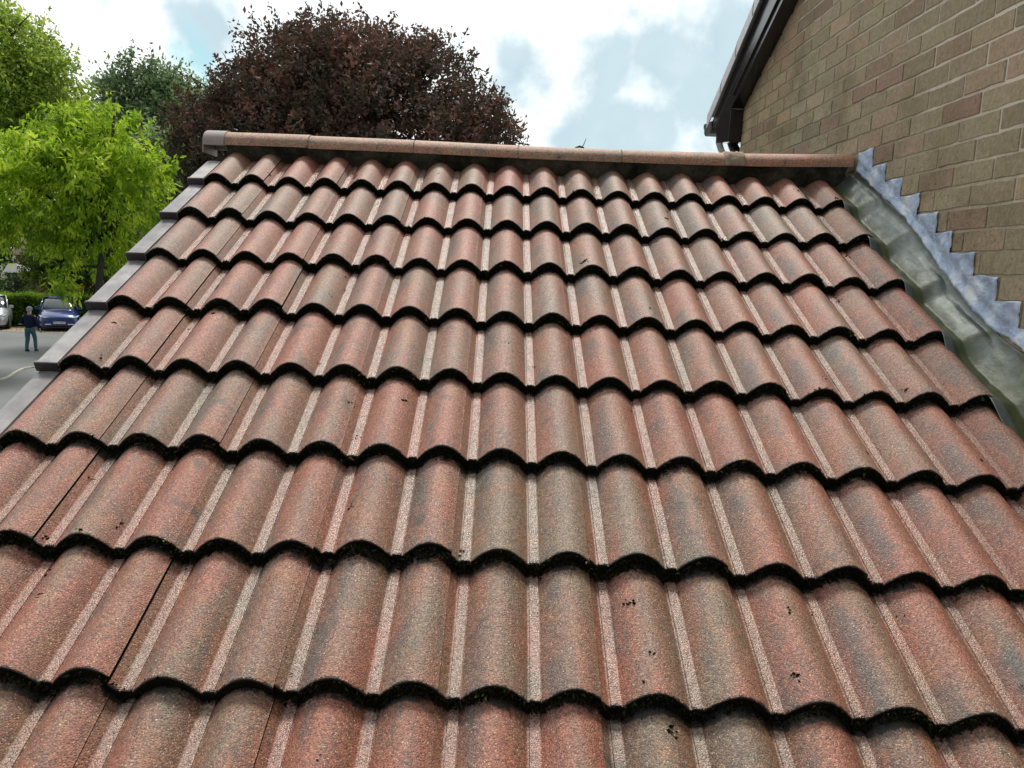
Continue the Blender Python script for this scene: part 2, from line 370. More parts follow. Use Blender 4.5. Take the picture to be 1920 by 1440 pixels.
# moss along every lower edge, hanging on the front faces
def moss():
    n = 90000
    i = rng.integers(1, 11, n); k = rng.uniform(-8.93, 9.3, n)
    dens = np.sin(k * 2.1 + i * 5.3) * 0.5 + np.sin(k * 0.77 + i * 1.9) * 0.5
    keep = rng.uniform(0, 1, n) < 0.62 + 0.38 * dens
    i, k = i[keep], k[keep]; n = len(i)
    nc_ = 90; ci = rng.integers(1, 10, nc_); ck = np.where(rng.uniform(0, 1, nc_) < 0.5, np.round(rng.uniform(-8, 8, nc_) / 2) * 2 + 0.8, rng.uniform(-8.5, 9, nc_)); cs = rng.uniform(0.02, 0.12, nc_)
    pick = rng.integers(0, nc_, 7000); clump = np.arange(n + 7000) >= n
    i = np.concatenate([i, ci[pick]]); k = np.clip(np.concatenate([k, ck[pick] + rng.normal(0, 1, 7000) * cs[pick]]), -8.9, 9.3); n = len(i); keep = np.ones(n, bool)
    dens = np.sin(k * 2.1 + i * 5.3) * 0.5 + np.sin(k * 0.77 + i * 1.9) * 0.5
    h = profile(k); depth = rng.beta(1.3, 1.1, n) * 0.036
    out = np.abs(rng.normal(0, 0.0022, n)) + depth * 0.16
    fallen = rng.uniform(0, 1, n) < 0.10
    depth = np.where(fallen, 0.030, depth); out = np.where(fallen, np.abs(rng.normal(0, 0.009, n)) * (1 + 0.7 * dens[keep]), out)
    depth = np.where(clump, rng.uniform(0.0, 0.033, n), depth); out = np.where(clump, np.abs(rng.normal(0, 0.007, n)) * (0.4 + depth * 45) - 0.003, out)
    u, v = warp(k * P, i * G - 0.005 * h / RH + out)
    nn = h - depth + 0.0005
    sz = rng.lognormal(math.log(0.0034), 0.38, n) * np.where(fallen, 0.8, 1)
    C0 = np.stack([u, -v, nn], 1)
    D = rng.normal(0, 1, (n, 3)) * np.array([0.8, 0.7, 0.7]) + np.array([0, -0.9, 0.15]); D /= np.linalg.norm(D, axis=1)[:, None]
    A = np.cross(D, rng.normal(0, 1, (n, 3))); A /= np.linalg.norm(A, axis=1)[:, None]; B = np.cross(D, A)
    r = sz * 0.55
    v0 = C0 + A * r[:, None]; v1 = C0 + (-0.5 * A + 0.87 * B) * r[:, None]; v2 = C0 + (-0.5 * A - 0.87 * B) * r[:, None]; v3 = C0 + D * (sz * 1.5)[:, None]
    V = np.stack([v0, v1, v2, v3], 1).reshape(-1, 3); b = np.arange(n) * 4
    Fq = np.concatenate([np.stack([b, b + 1, b + 3], 1), np.stack([b + 1, b + 2, b + 3], 1), np.stack([b + 2, b, b + 3], 1)])
    me = npmesh('moss', V, Fq)
    t = np.clip(rng.uniform(0, 1, n) ** 1.0 * 0.9 + 0.06 * dens + np.where(clump, 0.10, 0), 0, 1); attr(me, 'tone', np.repeat(t, 4))
    return me
mo = link('edge_moss', moss(), M_MOSS, roof); mo['kind'] = 'stuff'; mo['label'] = 'black and dark green moss along the lower edges of the tiles'

# loose moss crumbs and seeds lying on the tiles
def crumbs():
    V, Fq, T = [], [], []
    spots = [(rng.uniform(-8.7, 8.5), rng.uniform(0.5, 9.5), rng.uniform(0.3, 1)) for _ in range(150)]
    b = 0
    for (k, i, s) in spots:
        m = int(rng.integers(2, 9) * s) + 1
        for _ in range(m):
            kk = k + rng.normal(0, 0.035); ii = i + rng.normal(0, 0.02); fr = ii % 1.0
            if fr < 0.1: continue
            hgt = profile(np.array(kk)) - STEP * (1 - fr) + 0.0006
            u, v = warp(np.array(kk * P), np.array(ii * G)); c = np.array([u, -v, hgt]); r = rng.uniform(0.0012, 0.0042) * s + 0.0006
            an = rng.uniform(0, 6.28); el = rng.uniform(1, 2.6)
            pts = [c + np.array([math.cos(an + q) * r * (el if q % 3.14 < 0.1 else 1), math.sin(an + q) * r, 0]) for q in (0, 1.57, 3.14, 4.71)] + [c + np.array([0, 0, r * 1.1])]
            V += pts; Fq += [(b, b + 1, b + 4), (b + 1, b + 2, b + 4), (b + 2, b + 3, b + 4), (b + 3, b, b + 4)]; T += [rng.uniform(0.2, 0.99)] * 5; b += 5
    me = npmesh('crumbs', np.array(V), np.array(Fq)); attr(me, 'tone', T); return me
cr = link('moss_crumbs', crumbs(), M_MOSS, roof); cr['kind'] = 'stuff'; cr['label'] = 'small dark crumbs of moss scattered over the tiles'

# ------------------------------------------------------------------ verge caps (left)
def verge():
    for i in range(1, 12):
        m = MB()
        uo, ui = -1.388, -1.325
        v1 = i * G; v0 = v1 - G * 1.02
        def f(a, b, d):   # a,b = u,n profile ; d = v
            wu, wv = warp(np.array(a), np.array(d)); t = (i * G - d) / G
            return (float(wu), -float(wv), b + 0.023 - STEP * t)
        prof = [(ui, 0.0), (ui + 0.001, -0.027), (ui - 0.004, -0.027), (uo + 0.004, -0.027), (uo + 0.004, -0.095), (uo, -0.095), (uo, -0.006), (uo + 0.004, -0.0022), (uo + 0.02, 0.0012), (uo + 0.04, 0.0016)]
        m.prism(prof, v0 if i > 1 else v0 + 0.10, v1 + 0.003, f)
        lip = [(ui + 0.002, 0.0015), (ui + 0.002, -0.030), (uo - 0.002, -0.030), (uo - 0.002, -0.002), (uo + 0.003, 0.0015)]
        m.prism(lip, v1 + 0.003, v1 + 0.009, f)
        o = m.build('verge_cap', M_VERGE, garage, bevel=0.0012); o.rotation_euler = (PITCH, 0, 0)
        # dark front end of the cap, a separate piece of the same thing
        e = MB(); e.prism([(ui + 0.001, -0.002), (ui + 0.001, -0.0285), (uo, -0.0285), (uo, -0.004)], v1 + 0.009, v1 + 0.0115, f)
        q = e.build('end_plate', M_PLASTIC, o); q.location = (0, 0, 0)
verge()

# ------------------------------------------------------------------ ridge
_rp = [onY(x, y, 0.006) for x, y in ((425, 249), (583, 255.5), (778, 263.5), (972, 273), (1165, 281.5), (1357, 287.5), (1480, 289.5), (1600, 290.5))]
ZQ = np.polyfit([p[0] for p in _rp], [p[2] for p in _rp], 3)
def ztop(u): # gentle sag
    return np.polyval(ZQ, u)
def ridge_tile(u0, u1, name, mat, r=0.0, ht=0.064, hw=0.078, tint=0.5, tilt=0.0, dz=0.0):
    nu = max(4, int((u1 - u0) / 0.03)); na = 18
    us = np.linspace(u0, u1, nu)
    V = []
    for shell in (0, 1):
        th = np.linspace(0, math.pi, na)
        for u in us:
            zt = ztop(u) + dz + tilt * (u - u0)
            a = hw + r - shell * 0.015; c = ht + r - shell * 0.015
            for t in th:
                V.append((u, 0.006 - math.cos(t) * a, zt - ht + math.sin(t) ** 0.8 * c))
    Fq = []; o = nu * na
    for i in range(nu - 1):
        for j in range(na - 1):
            a = i * na + j; Fq.append((a, a + 1, a + na + 1, a + na)); a += o; Fq.append((a, a + na, a + na + 1, a + 1))
        for j in (0, na - 1):
            a = i * na + j; Fq.append((a, a + na, a + na + o, a + o))
    for i in (0, nu - 1):
        for j in range(na - 1): a = i * na + j; Fq.append((a, a + o, a + o + 1, a + 1))
    me = mesh(name, V, Fq, True); bm = bmesh.new(); bm.from_mesh(me); bmesh.ops.recalc_face_normals(bm, faces=bm.faces); bm.to_mesh(me); bm.free()
    if hasattr(me, 'set_sharp_from_angle'): me.set_sharp_from_angle(angle=R_(50))
    attr(me, 'tint', np.full(len(V), tint))
    return link(name, me, mat, garage)
jt = [onY(x, 270, -0.02)[0] for x in (425, 583, 778, 972, 1165, 1357)] + [1.425]
for a in range(6):
    o = ridge_tile(jt[a] + 0.003, jt[a + 1] - 0.003, 'ridge_tile', M_RIDGE, tint=[0.3, 0.5, 0.35, 0.6, 0.5, 0.1][a], tilt=[0.004, 0.003, -0.003, 0.004, 0.0, 0.004][a], dz=[0.002, 0, 0.001, -0.001, 0.001, 0][a])
o = ridge_tile(-1.405, -1.318, 'ridge_end_cap', M_HOODCAP, r=0.007, dz=0.0)
# closed end of the cap
m = MB(); na = 20; zt = ztop(-1.4) - 0.064
poly = [(0.006 - math.cos(t) * 0.083, zt + math.sin(t) ** 0.8 * 0.069) for t in np.linspace(0, math.pi, na)]
poly = [(poly[0][0], zt - 0.03)] + poly + [(poly[-1][0], zt - 0.03)]
m.prism(poly, -1.409, -1.404, lambda a, b, d: (d, a, b)); q = m.build('end_face', M_HOODCAP, o); q.location = (0, 0, 0)
# mortar: rough joints and the bedding band between ridge and tiles
def rough_strip(name, rows, mat, parent, amp=0.006, sm=True):
    V = []; nr = len(rows); nc = len(rows[0]); ph = rng.uniform(0, 9, 6)
    for r in rows:
        for p in r:
            x = p[0]; nz = sum(math.sin(x * f + ph[j] + p[2] * 60 * (j + 1)) / (j + 1.5) for j, f in enumerate((23, 51, 97, 171, 290))) * amp * 0.6 + rng.normal(0, amp * 0.25)
            V.append((p[0], p[1] - nz, p[2] + nz * 0.35))
    Fq = [(r * nc + c, r * nc + c + 1, (r + 1) * nc + c + 1, (r + 1) * nc + c) for r in range(nr - 1) for c in range(nc - 1)]
    return link(name, mesh(name, V, Fq, sm), mat, parent)
us = np.linspace(-1.31, 1.40, 420); rows = []
for t in np.linspace(0, 1, 9):
    row = []
    for u in us:
        ztp = ztop(u) - 0.060; y_top = -0.066; # under the lip
        vb = 0.040; p = uvn(np.array(u), np.array(vb), np.array(-0.034))
        zb = float(p[2]); yb = float(p[1])
        row.append((u, y_top * (1 - t) + yb * t - 0.006 * math.sin(math.pi * t), ztp * (1 - t) + zb * t + 0.004))
    rows.append(row)
def beddingmat():
    m, nt, b = newmat("mossy_bedding"); tc = N(nt, 'ShaderNodeTexCoord'); O = tc.outputs['Object']
    n = N(nt, 'ShaderNodeTexNoise', i_Scale=5.0, i_Detail=8.0, i_Roughness=0.7); L(nt, O, n.inputs['Vector'])
    c = ramp_(nt, n.outputs[0], [(0.34, (0.016, 0.016, 0.012)), (0.44, (0.05, 0.048, 0.035)), (0.54, (0.15, 0.14, 0.105)), (0.68, (0.23, 0.21, 0.17))])
    n2 = N(nt, 'ShaderNodeTexNoise', i_Scale=60.0, i_Detail=6.0, i_Roughness=0.75); L(nt, O, n2.inputs['Vector'])
    c = mix_(nt, n2.outputs[0], (0.01, 0.012, 0.008), c)
    L(nt, c, b.inputs['Base Color']); b.inputs['Roughness'].default_value = 1; b.inputs['Specular IOR Level'].default_value = 0.1
    bp = N(nt, 'ShaderNodeBump', i_Strength=1.0, i_Distance=0.008); L(nt, n2.outputs[0], bp.inputs['Height']); L(nt, bp.outputs[0], b.inputs['Normal']); return m
M_BED = beddingmat()
rough_strip('mortar_bedding', rows, M_BED, garage, 0.008)
M_JOINT = simple("grey_mortar_joint", (0.34, 0.275, 0.20), 0.95, 0, 30, 0.5, 0.004, 90, spec=0.2)
for a in range(1, 6):     # mortar in the ridge joints
    m = MB()
    wd_ = 0.0045 if a < 5 else 0.062
    na = 26; x0 = jt[a] - (0.003 if a < 5 else 0.004)
    nseg = 2 if a < 5 else 9
    b0 = len(m.V); r_ = 0.0 if a < 5 else 0.006
    for s in range(nseg + 1):
        u = x0 + wd_ * 1.6 * s / nseg
        for t in np.linspace(0.02, math.pi - 0.02, na):
            q = r_ + (rng.normal(0, 0.0012))
            if s in (0, nseg): q = min(q, 0.0) - 0.0035
            m.V.append((u + rng.normal(0, 0.0012), 0.006 - math.cos(t) * (0.078 + q), ztop(u) - 0.064 + math.sin(t) ** 0.8 * (0.0645 + q)))
    for s in range(nseg):
        for j in range(na - 1): c = b0 + s * na + j; m.F.append((c, c + 1, c + na + 1, c + na))
    m.build('ridge_mortar', M_JOINT, garage, smooth=True)

# ------------------------------------------------------------------ garage body
def brick_tex(name, scale_m=1.0, c1=(0.30, 0.20, 0.14), c2=(0.36, 0.27, 0.18), mort=(0.33, 0.31, 0.26)):
    m, nt, b = newmat(name); tc = N(nt, 'ShaderNodeTexCoord'); sx = N(nt, 'ShaderNodeSeparateXYZ'); L(nt, tc.outputs['Object'], sx.inputs[0])
    cx = N(nt, 'ShaderNodeCombineXYZ'); L(nt, math_(nt, 'ADD', sx.outputs[0], sx.outputs[1]), cx.inputs[0]); L(nt, sx.outputs[2], cx.inputs[1])
    br = N(nt, 'ShaderNodeTexBrick', i_Scale=1.0, i_Mortar_Size=0.005, i_Brick_Width=0.225, i_Row_Height=0.075, i_Mortar_Smooth=0.1)
    br.inputs['Color1'].default_value = (*c1, 1); br.inputs['Color2'].default_value = (*c2, 1); br.inputs['Mortar'].default_value = (*mort, 1)
    L(nt, cx.outputs[0], br.inputs['Vector']); L(nt, br.outputs[0], b.inputs['Base Color']); b.inputs['Roughness'].default_value = 0.9
    bp = N(nt, 'ShaderNodeBump', i_Strength=1.0, i_Distance=0.006, invert=True); L(nt, br.outputs['Fac'], bp.inputs['Height']); L(nt, bp.outputs[0], b.inputs['Normal']); return m
M_BRICKTEX = brick_tex("buff_brick_pattern")
EV = 11 * G
ye, ze = -EV * cp + 0.14, -EV * sp - 0.05
m = MB(); zr = -0.10
m.prism([(ye, GROUND), (ye, ze - 0.02), (0.0, zr), (-ye * 0.55, ze * 0.55), (-ye * 0.55, GROUND)], -1.335, UW - 0.02, lambda a, b, d: (d, a, b))
m.build('walls', M_BRICKTEX, garage)
m = MB()   # rear slope
prof = np.arange(-8.95, 9.6, 0.125)
b0 = 0
for yy, zz in ((0.10, 0.0), (1.75, -1.65 * math.tan(PITCH) + 0.0)):
    for k in prof: m.V.append((k * P, yy, zz - 0.0 + float(profile(np.array(k)))))
npf = len(prof)
for j in range(npf - 1): m.F.append((j, j + 1, npf + j + 1, npf + j))
o = m.build('rear_slope', M_TILE, garage, smooth=True)
m = MB(); m.box((-1.36, ye - 0.14, ze - 0.17), (UW - 0.02, ye - 0.118, ze - 0.01)); m.build('fascia', M_PLASTIC, garage, bevel=0.002)
m = MB(); n = 14
pts = [(ye - 0.20 + 0.055 * math.cos(t), ze - 0.03 + 0.055 * math.sin(t)) for t in np.linspace(math.pi, 2 * math.pi, n)]
inn = [(ye - 0.20 + 0.051 * math.cos(t), ze - 0.03 + 0.051 * math.sin(t)) for t in np.linspace(2 * math.pi, math.pi, n)]
m.prism(pts + inn, -1.38, UW - 0.02, lambda a, b, d: (d, a, b)); m.build('gutter', M_PLASTIC, garage)

# ------------------------------------------------------------------ lead flashing
def leadmat(name, base, green):
    m, nt, b = newmat(name); tc = N(nt, 'ShaderNodeTexCoord'); O = tc.outputs['Object']
    n = N(nt, 'ShaderNodeTexNoise', i_Scale=11.0, i_Detail=8.0, i_Roughness=0.65, i_Distortion=0.5); L(nt, O, n.inputs['Vector'])
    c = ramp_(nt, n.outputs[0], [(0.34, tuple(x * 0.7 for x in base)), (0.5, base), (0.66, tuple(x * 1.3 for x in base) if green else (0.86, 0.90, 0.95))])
    n2 = N(nt, 'ShaderNodeTexNoise', i_Scale=90.0, i_Detail=6.0, i_Roughness=0.75); L(nt, O, n2.inputs['Vector'])
    k = N(nt, 'ShaderNodeMapRange', interpolation_type='SMOOTHSTEP'); L(nt, n2.outputs[0], k.inputs[0]); k.inputs[1].default_value = 0.66; k.inputs[2].default_value = 0.72
    c = mix_(nt, math_(nt, 'MULTIPLY', k.outputs[0], 0.8), c, (0.015, 0.018, 0.012))
    met = 0.55
    if green:
        a = N(nt, 'ShaderNodeAttribute', attribute_name='algae')
        n3 = N(nt, 'ShaderNodeTexNoise', i_Scale=24.0, i_Detail=8.0, i_Roughness=0.7); L(nt, O, n3.inputs['Vector'])
        g = N(nt, 'ShaderNodeMapRange', interpolation_type='SMOOTHSTEP'); L(nt, math_(nt, 'ADD', a.outputs['Fac'], math_(nt, 'MULTIPLY', math_(nt, 'SUBTRACT', n3.outputs[0], 0.5), 1.3)), g.inputs[0]); g.inputs[1].default_value = 0.25; g.inputs[2].default_value = 0.9
        c = mix_(nt, g.outputs[0], c, mix_(nt, n.outputs[0], (0.035, 0.048, 0.022), (0.095, 0.11, 0.035)))
        L(nt, math_(nt, 'SUBTRACT', 0.5, math_(nt, 'MULTIPLY', g.outputs[0], 0.5)), b.inputs['Metallic'])
    else: b.inputs['Metallic'].default_value = 0.35
    L(nt, c, b.inputs['Base Color']); L(nt, math_(nt, 'ADD', 0.20 if green else 0.30, math_(nt, 'MULTIPLY', n2.outputs[0], 0.35)), b.inputs['Roughness'])
    h = math_(nt, 'ADD', math_(nt, 'MULTIPLY', n.outputs[0], 3.0), n2.outputs[0])
    bp = N(nt, 'ShaderNodeBump', i_Strength=1.0, i_Distance=0.0010 if green else 0.0045); L(nt, h, bp.inputs['Height']); L(nt, bp.outputs[0], b.inputs['Normal']); return m
M_LEADG = leadmat("algae_lead", (0.15, 0.17, 0.16), True)
M_LEADB = leadmat("pale_lead", (0.50, 0.62, 0.80), False)  # blue-white sky reflection and glints put into the base colour
def saw(v, soft_):
    x = v / G; f = x - np.floor(x)   # 0 just below an edge .. 1 at own edge
    w_ = soft_
    return np.where(f < w_, -STEP * (0) + 0 - STEP * (0.5 - 0.5 * np.cos(np.pi * f / w_)), -STEP * (1 - (f - w_) / (1 - w_)) )
def sheet(name, v0, v1, lift, parent, u_left=1.29, fade=0.0):
    nu, nv = 40, int((v1 - v0) / 0.008)
    a = np.linspace(0, 1, nu); vs = np.linspace(v0, v1, nv)
    A, Vv = np.meshgrid(a, vs)
    ul = u_left + 0.006 * np.sin(vs * 7.3) + 0.004 * np.sin(vs * 21 + 1)
    Wu = UW - 0.004
    U = ul[:, None] * (1 - A) + Wu * A
    fl = np.clip((Vv - 1.25) / 0.5, 0, 1)      # lower down the sheet lies flatter
    s = (U / P)
    pr = np.interp(U, [1.27, 1.29, 1.31, 1.335, 1.36, 1.385, 1.41, 1.43, 1.4421], [0.040, 0.0385, 0.031, 0.016, 0.014, 0.034, 0.052, 0.060, 0.083])
    flat = np.interp(U, [1.27, 1.31, 1.36, 1.40, 1.4421], [0.040, 0.034, 0.026, 0.044, 0.084])
    pr = pr * (1 - 0.7 * fl) + flat * 0.7 * fl
    x = Vv / G; f = x - np.floor(x); w_ = 0.24 + 0.30 * fl
    # height follows the laps of the tiles below: high at each edge, dropping just after it
    sw = np.where(f < w_, -STEP * (0.5 - 0.5 * np.cos(np.pi * f / w_)), -STEP * (1 - (f - w_) / (1 - w_)))
    wr = 0.0022 * np.sin(U * 90 + Vv * 13) * np.sin(Vv * 31 + U * 20) + 0.0016 * np.sin(Vv * 83 + U * 47) + rng.normal(0, 0.0002, U.shape)
    mid = np.sin(np.pi * A)
    damp = np.interp(U, [1.29, 1.36, 1.42, 1.4421], [1.0, 0.9, 0.6, 0.15])
    nwl = np.interp(Vv, [0.05, .336, .56, .61, .79, .93, 1.04, 1.165, 1.33, 1.41, 1.49, 3.5], [.083, .090, .107, .108, .1, .084, .076, .070, .079, .093, .110, .112])
    pr = pr + (nwl - 0.083) * np.clip((U - 1.375) / 0.065, 0, 1) ** 1.5
    H = pr + sw * damp - STEP * 0.5 * (1 - damp) + 0.004 + lift + wr * (0.3 + mid) * 0.45
    wu, wv = warp(U.ravel(), Vv.ravel()); wu = np.minimum(wu * 0.35 + U.ravel() * 0.65, UW - 0.004)
    V = np.stack([wu, -wv, H.ravel()], 1)
    idx = np.arange(nu * nv).reshape(nv, nu); Fq = np.stack([idx[:-1, :-1], idx[1:, :-1], idx[1:, 1:], idx[:-1, 1:]], -1).reshape(-1, 4)
    me = npmesh(name, V, Fq, True)
    al = np.exp(-((U - 1.345) / 0.026) ** 2) * 0.95 + 0.55 * fl * (U > 1.32) + 0.34 - 0.3 * (U < 1.318)
    al = al + 0.25 * np.exp(-((f - 0.02) / 0.06) ** 2) * (U > 1.37)
    attr(me, 'algae', al.ravel())
    o = link(name, me, M_LEADG, parent); o.rotation_euler = (PITCH, 0, 0)
    md = o.modifiers.new('thick', 'SOLIDIFY'); md.thickness = 0.0022; md.offset = -1
    return o
o = sheet('lead_apron', 0.05, 1.80, 0.0, garage); o['label'] = 'green stained lead dressed down over the last roll of tiles'
o = sheet('lead_apron', 1.72, 3.5, -0.003, garage, u_left=1.268); o['label'] = 'lower overlapping sheet of dull green stained lead'

def stepflash():
    edges = [-0.07, -0.205, -0.330, -0.475, -0.625, -0.767, -0.873, -1.017, -1.150, -1.273]
    for j in range(10, 26): edges.append(edges[-1] - 0.134)
    bm = bmesh.new(); tt = math.tan(PITCH)
    def crz(y): return y * tt + float(np.interp(-y / cp, [0.05, .336, .56, .61, .79, .93, 1.04, 1.165, 1.33, 1.41, 1.49, 3.5], [.083, .090, .107, .108, .1, .084, .076, .070, .079, .093, .110, .112])) / cp - 0.010 + 0.002 * math.sin(y * 90)
    def bul(y, z):
        h_ = z - crz(y)
        return max(0.0055 if h_ < 0.03 else 0.0015, 0.0050 + 0.0026 * math.sin(y * 41 + z * 23) + 0.0020 * math.sin(z * 97 - y * 60) + 0.0016 * math.sin(y * 170 + z * 40 + 3 * math.sin(z * 60)) + 0.0010 * math.sin(z * 260 + y * 90) + 0.007 * max(0, 1 - h_ / 0.030))
    def grid(ys, zlo, zhi, nz):
        g = []
        for y in ys:
            a, b = zlo(y), zhi(y); g.append([bm.verts.new((UW - bul(y, a + (b - a) * c / (nz - 1)), y, a + (b - a) * c / (nz - 1))) for c in range(nz)])
        for i in range(len(g) - 1):
            for c in range(nz - 1): bm.faces.new((g[i][c], g[i][c + 1], g[i + 1][c + 1], g[i + 1][c]))
    for j in range(len(edges) - 1):
        y0, y1 = edges[j], edges[j + 1]; zt = Z0 - 0.075 * (j + 1)
        ys = [y0 + (y1 - y0) * a / 9 for a in range(10)]
        line = lambda y: max(y * tt + 0.150, crz(y) + 0.004)
        top = lambda y: max(line(y) + 0.0005, zt + 0.0025 * math.sin(j * 2.3 + (y - y0) * 40) - (0.006 * (1 - (y - y0) / (y1 - y0)) if j in (1, 2, 4, 9) else 0))
        grid(ys, crz, line, 9); grid(ys, line, top, 9)
    bmesh.ops.remove_doubles(bm, verts=bm.verts, dist=0.0004)
    bmesh.ops.recalc_face_normals(bm, faces=bm.faces)
    me = bpy.data.meshes.new('step_flashing'); bm.to_mesh(me); bm.free()
    if me.polygons[0].normal.x > 0: me.flip_normals()
    me.polygons.foreach_set('use_smooth', [True] * len(me.polygons))
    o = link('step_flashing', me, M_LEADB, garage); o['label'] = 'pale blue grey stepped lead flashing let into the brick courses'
    md = o.modifiers.new('thick', 'SOLIDIFY'); md.thickness = 0.0018; md.offset = -1
stepflash()

M_PIPE = simple("dark_pipe", (0.045, 0.045, 0.045), 0.35, 0, 10, 0.2, spec=0.6)
# ------------------------------------------------------------------ brick house on the right
house = empty('house', (UW + 3, -1.5, GROUND), 'buff brick house gable rising above the flashing on the right', 'house')
CY = 1.764
def brickmat():
    m, nt, b = newmat("buff_brick"); tc = N(nt, 'ShaderNodeTexCoord'); O = tc.outputs['Object']
    a = N(nt, 'ShaderNodeAttribute', attribute_name='tone')
    c = a.outputs['Color']
    mp = N(nt, 'ShaderNodeMapping'); mp.inputs['Scale'].default_value = (70, 70, 55); L(nt, O, mp.inputs[0])
    n = N(nt, 'ShaderNodeTexNoise', i_Scale=1.0, i_Detail=7.0, i_Roughness=0.7); L(nt, mp.outputs[0], n.inputs['Vector'])
    hs = N(nt, 'ShaderNodeHueSaturation'); L(nt, c, hs.inputs['Color']); L(nt, math_(nt, 'ADD', 0.42, math_(nt, 'MULTIPLY', n.outputs[0], 1.2)), hs.inputs['Value']); c = hs.outputs[0]
    n2 = N(nt, 'ShaderNodeTexNoise', i_Scale=75.0, i_Detail=5.0, i_Roughness=0.8); L(nt, O, n2.inputs['Vector'])
    # soot specks thicker near the junction with the low roof
    sx = N(nt, 'ShaderNodeSeparateXYZ'); L(nt, O, sx.inputs[0])
    dist = math_(nt, 'SUBTRACT', sx.outputs[2], math_(nt, 'MULTIPLY', sx.outputs[1], math.tan(PITCH)))
    near = N(nt, 'ShaderNodeMapRange', interpolation_type='SMOOTHSTEP'); L(nt, dist, near.inputs[0]); near.inputs[1].default_value = 0.9; near.inputs[2].default_value = 0.05
    thr = math_(nt, 'SUBTRACT', 0.645, math_(nt, 'MULTIPLY', near.outputs[0], 0.07))
    k = N(nt, 'ShaderNodeMapRange', interpolation_type='SMOOTHSTEP'); L(nt, math_(nt, 'SUBTRACT', n2.outputs[0], thr), k.inputs[0]); k.inputs[1].default_value = 0.0; k.inputs[2].default_value = 0.04
    c = mix_(nt, math_(nt, 'MULTIPLY', k.outputs[0], 0.75), c, (0.035, 0.03, 0.022))
    n3 = N(nt, 'ShaderNodeTexNoise', i_Scale=3.5, i_Detail=6.0, i_Roughness=0.6); L(nt, O, n3.inputs['Vector'])
    gm = N(nt, 'ShaderNodeMapRange', interpolation_type='SMOOTHSTEP'); L(nt, n3.outputs[0], gm.inputs[0]); gm.inputs[1].default_value = 0.45; gm.inputs[2].default_value = 0.7
    c = mix_(nt, math_(nt, 'MULTIPLY', gm.outputs[0], math_(nt, 'ADD', 0.22, math_(nt, 'MULTIPLY', near.outputs[0], 0.45))), c, (0.16, 0.155, 0.075))
    L(nt, c, b.inputs['Base Color']); b.inputs['Roughness'].default_value = 0.92; b.inputs['Specular IOR Level'].default_value = 0.25
    bp = N(nt, 'ShaderNodeBump', i_Strength=1.0, i_Distance=0.009); L(nt, math_(nt, 'ADD', n.outputs[0], math_(nt, 'MULTIPLY', n2.outputs[0], 0.6)), bp.inputs['Height']); L(nt, bp.outputs[0], b.inputs['Normal']); return m
M_BRICK = brickmat()
def rakez(y):      # underside line of the verge soffit
    return 1.046 + (0.899 - y) * 0.47 if y > -2.2 else 1.046 + (0.899 + 2.2) * 0.47 - (-2.2 - y) * 0.47
def bricks():
    V, Fq, T = [], [], []; b = 0
    for r in range(-34, 66):
        zb = Z0 - r * 0.075 + 0.0042; zt = zb + 0.0666
        if zt < GROUND: continue
        off = rng.normal(0, 0.003)
        c = -40 + (r % 2)
        while True:
            ya = Y0 - c * 0.1125 + off; yb = ya - 0.225; c += 2
            if ya < -6.2: break
            y_hi = ya - 0.0037; y_lo = yb + 0.0037
            y_hi = min(y_hi, CY)
            if y_hi - y_lo < 0.02: continue
            if zt > max(rakez(y_lo), rakez(y_hi)) + 0.10: continue
            jy = rng.normal(0, 0.0012, 4); jz = rng.normal(0, 0.0009, 4); px = float(np.clip(rng.normal(0, 0.0009), -0.0016, 0.0014)); e = 0.0016
            y_a, y_b = y_lo + jy[0], y_hi + jy[1]; z_a, z_b = zb + jz[0], zt + jz[1]
            X0 = UW + px
            ny = 7
            ys = np.linspace(y_a, y_b, ny)
            top = z_b + rng.normal(0, 0.0012, ny); bot = z_a + rng.normal(0, 0.0012, ny)
            # back rim (at the mortar), front rim
            ring_b = [(X0 + 0.009, ys[j], bot[j]) for j in range(ny)] + [(X0 + 0.009, ys[j], top[j]) for j in reversed(range(ny))]
            ysf = np.linspace(y_a + e, y_b - e, ny)
            ring_f = [(X0, ysf[j], bot[j] + e) for j in range(ny)] + [(X0, ysf[j], top[j] - e) for j in reversed(range(ny))]
            V += ring_b + ring_f; n = 2 * ny
            for j in range(n):
                k = (j + 1) % n; Fq.append((b + j, b + k, b + n + k, b + n + j))
            for j in range(ny - 1): Fq.append((b + n + j, b + n + j + 1, b + n + n - 2 - j, b + n + n - 1 - j))
            q = rng.uniform(); q = q ** 1.3; base = np.array([0.42, 0.365, 0.235]) * (1 - q) + np.array([0.44, 0.325, 0.225]) * q
            base = base * np.clip(rng.normal(1, 0.10), 0.78, 1.18)
            if rng.uniform() < 0.10: base = np.array([0.39, 0.27, 0.195]) * rng.normal(1, 0.06)
            if ya > 0.9 - (Z0 - r * .075) * 0.0 and ya > CY - 0.9: base = base * np.array([1.0, 0.93, 0.86])
            T += [np.clip(base, 0.05, 0.6)] * (2 * n); b += 2 * n
    me = npmesh('bricks', np.array(V), np.array(Fq)); attrc(me, 'tone', np.array(T)); return me
ob = link('brickwork', bricks(), M_BRICK, house); ob['label'] = 'buff and pinkish bricks laid in stretcher bond'
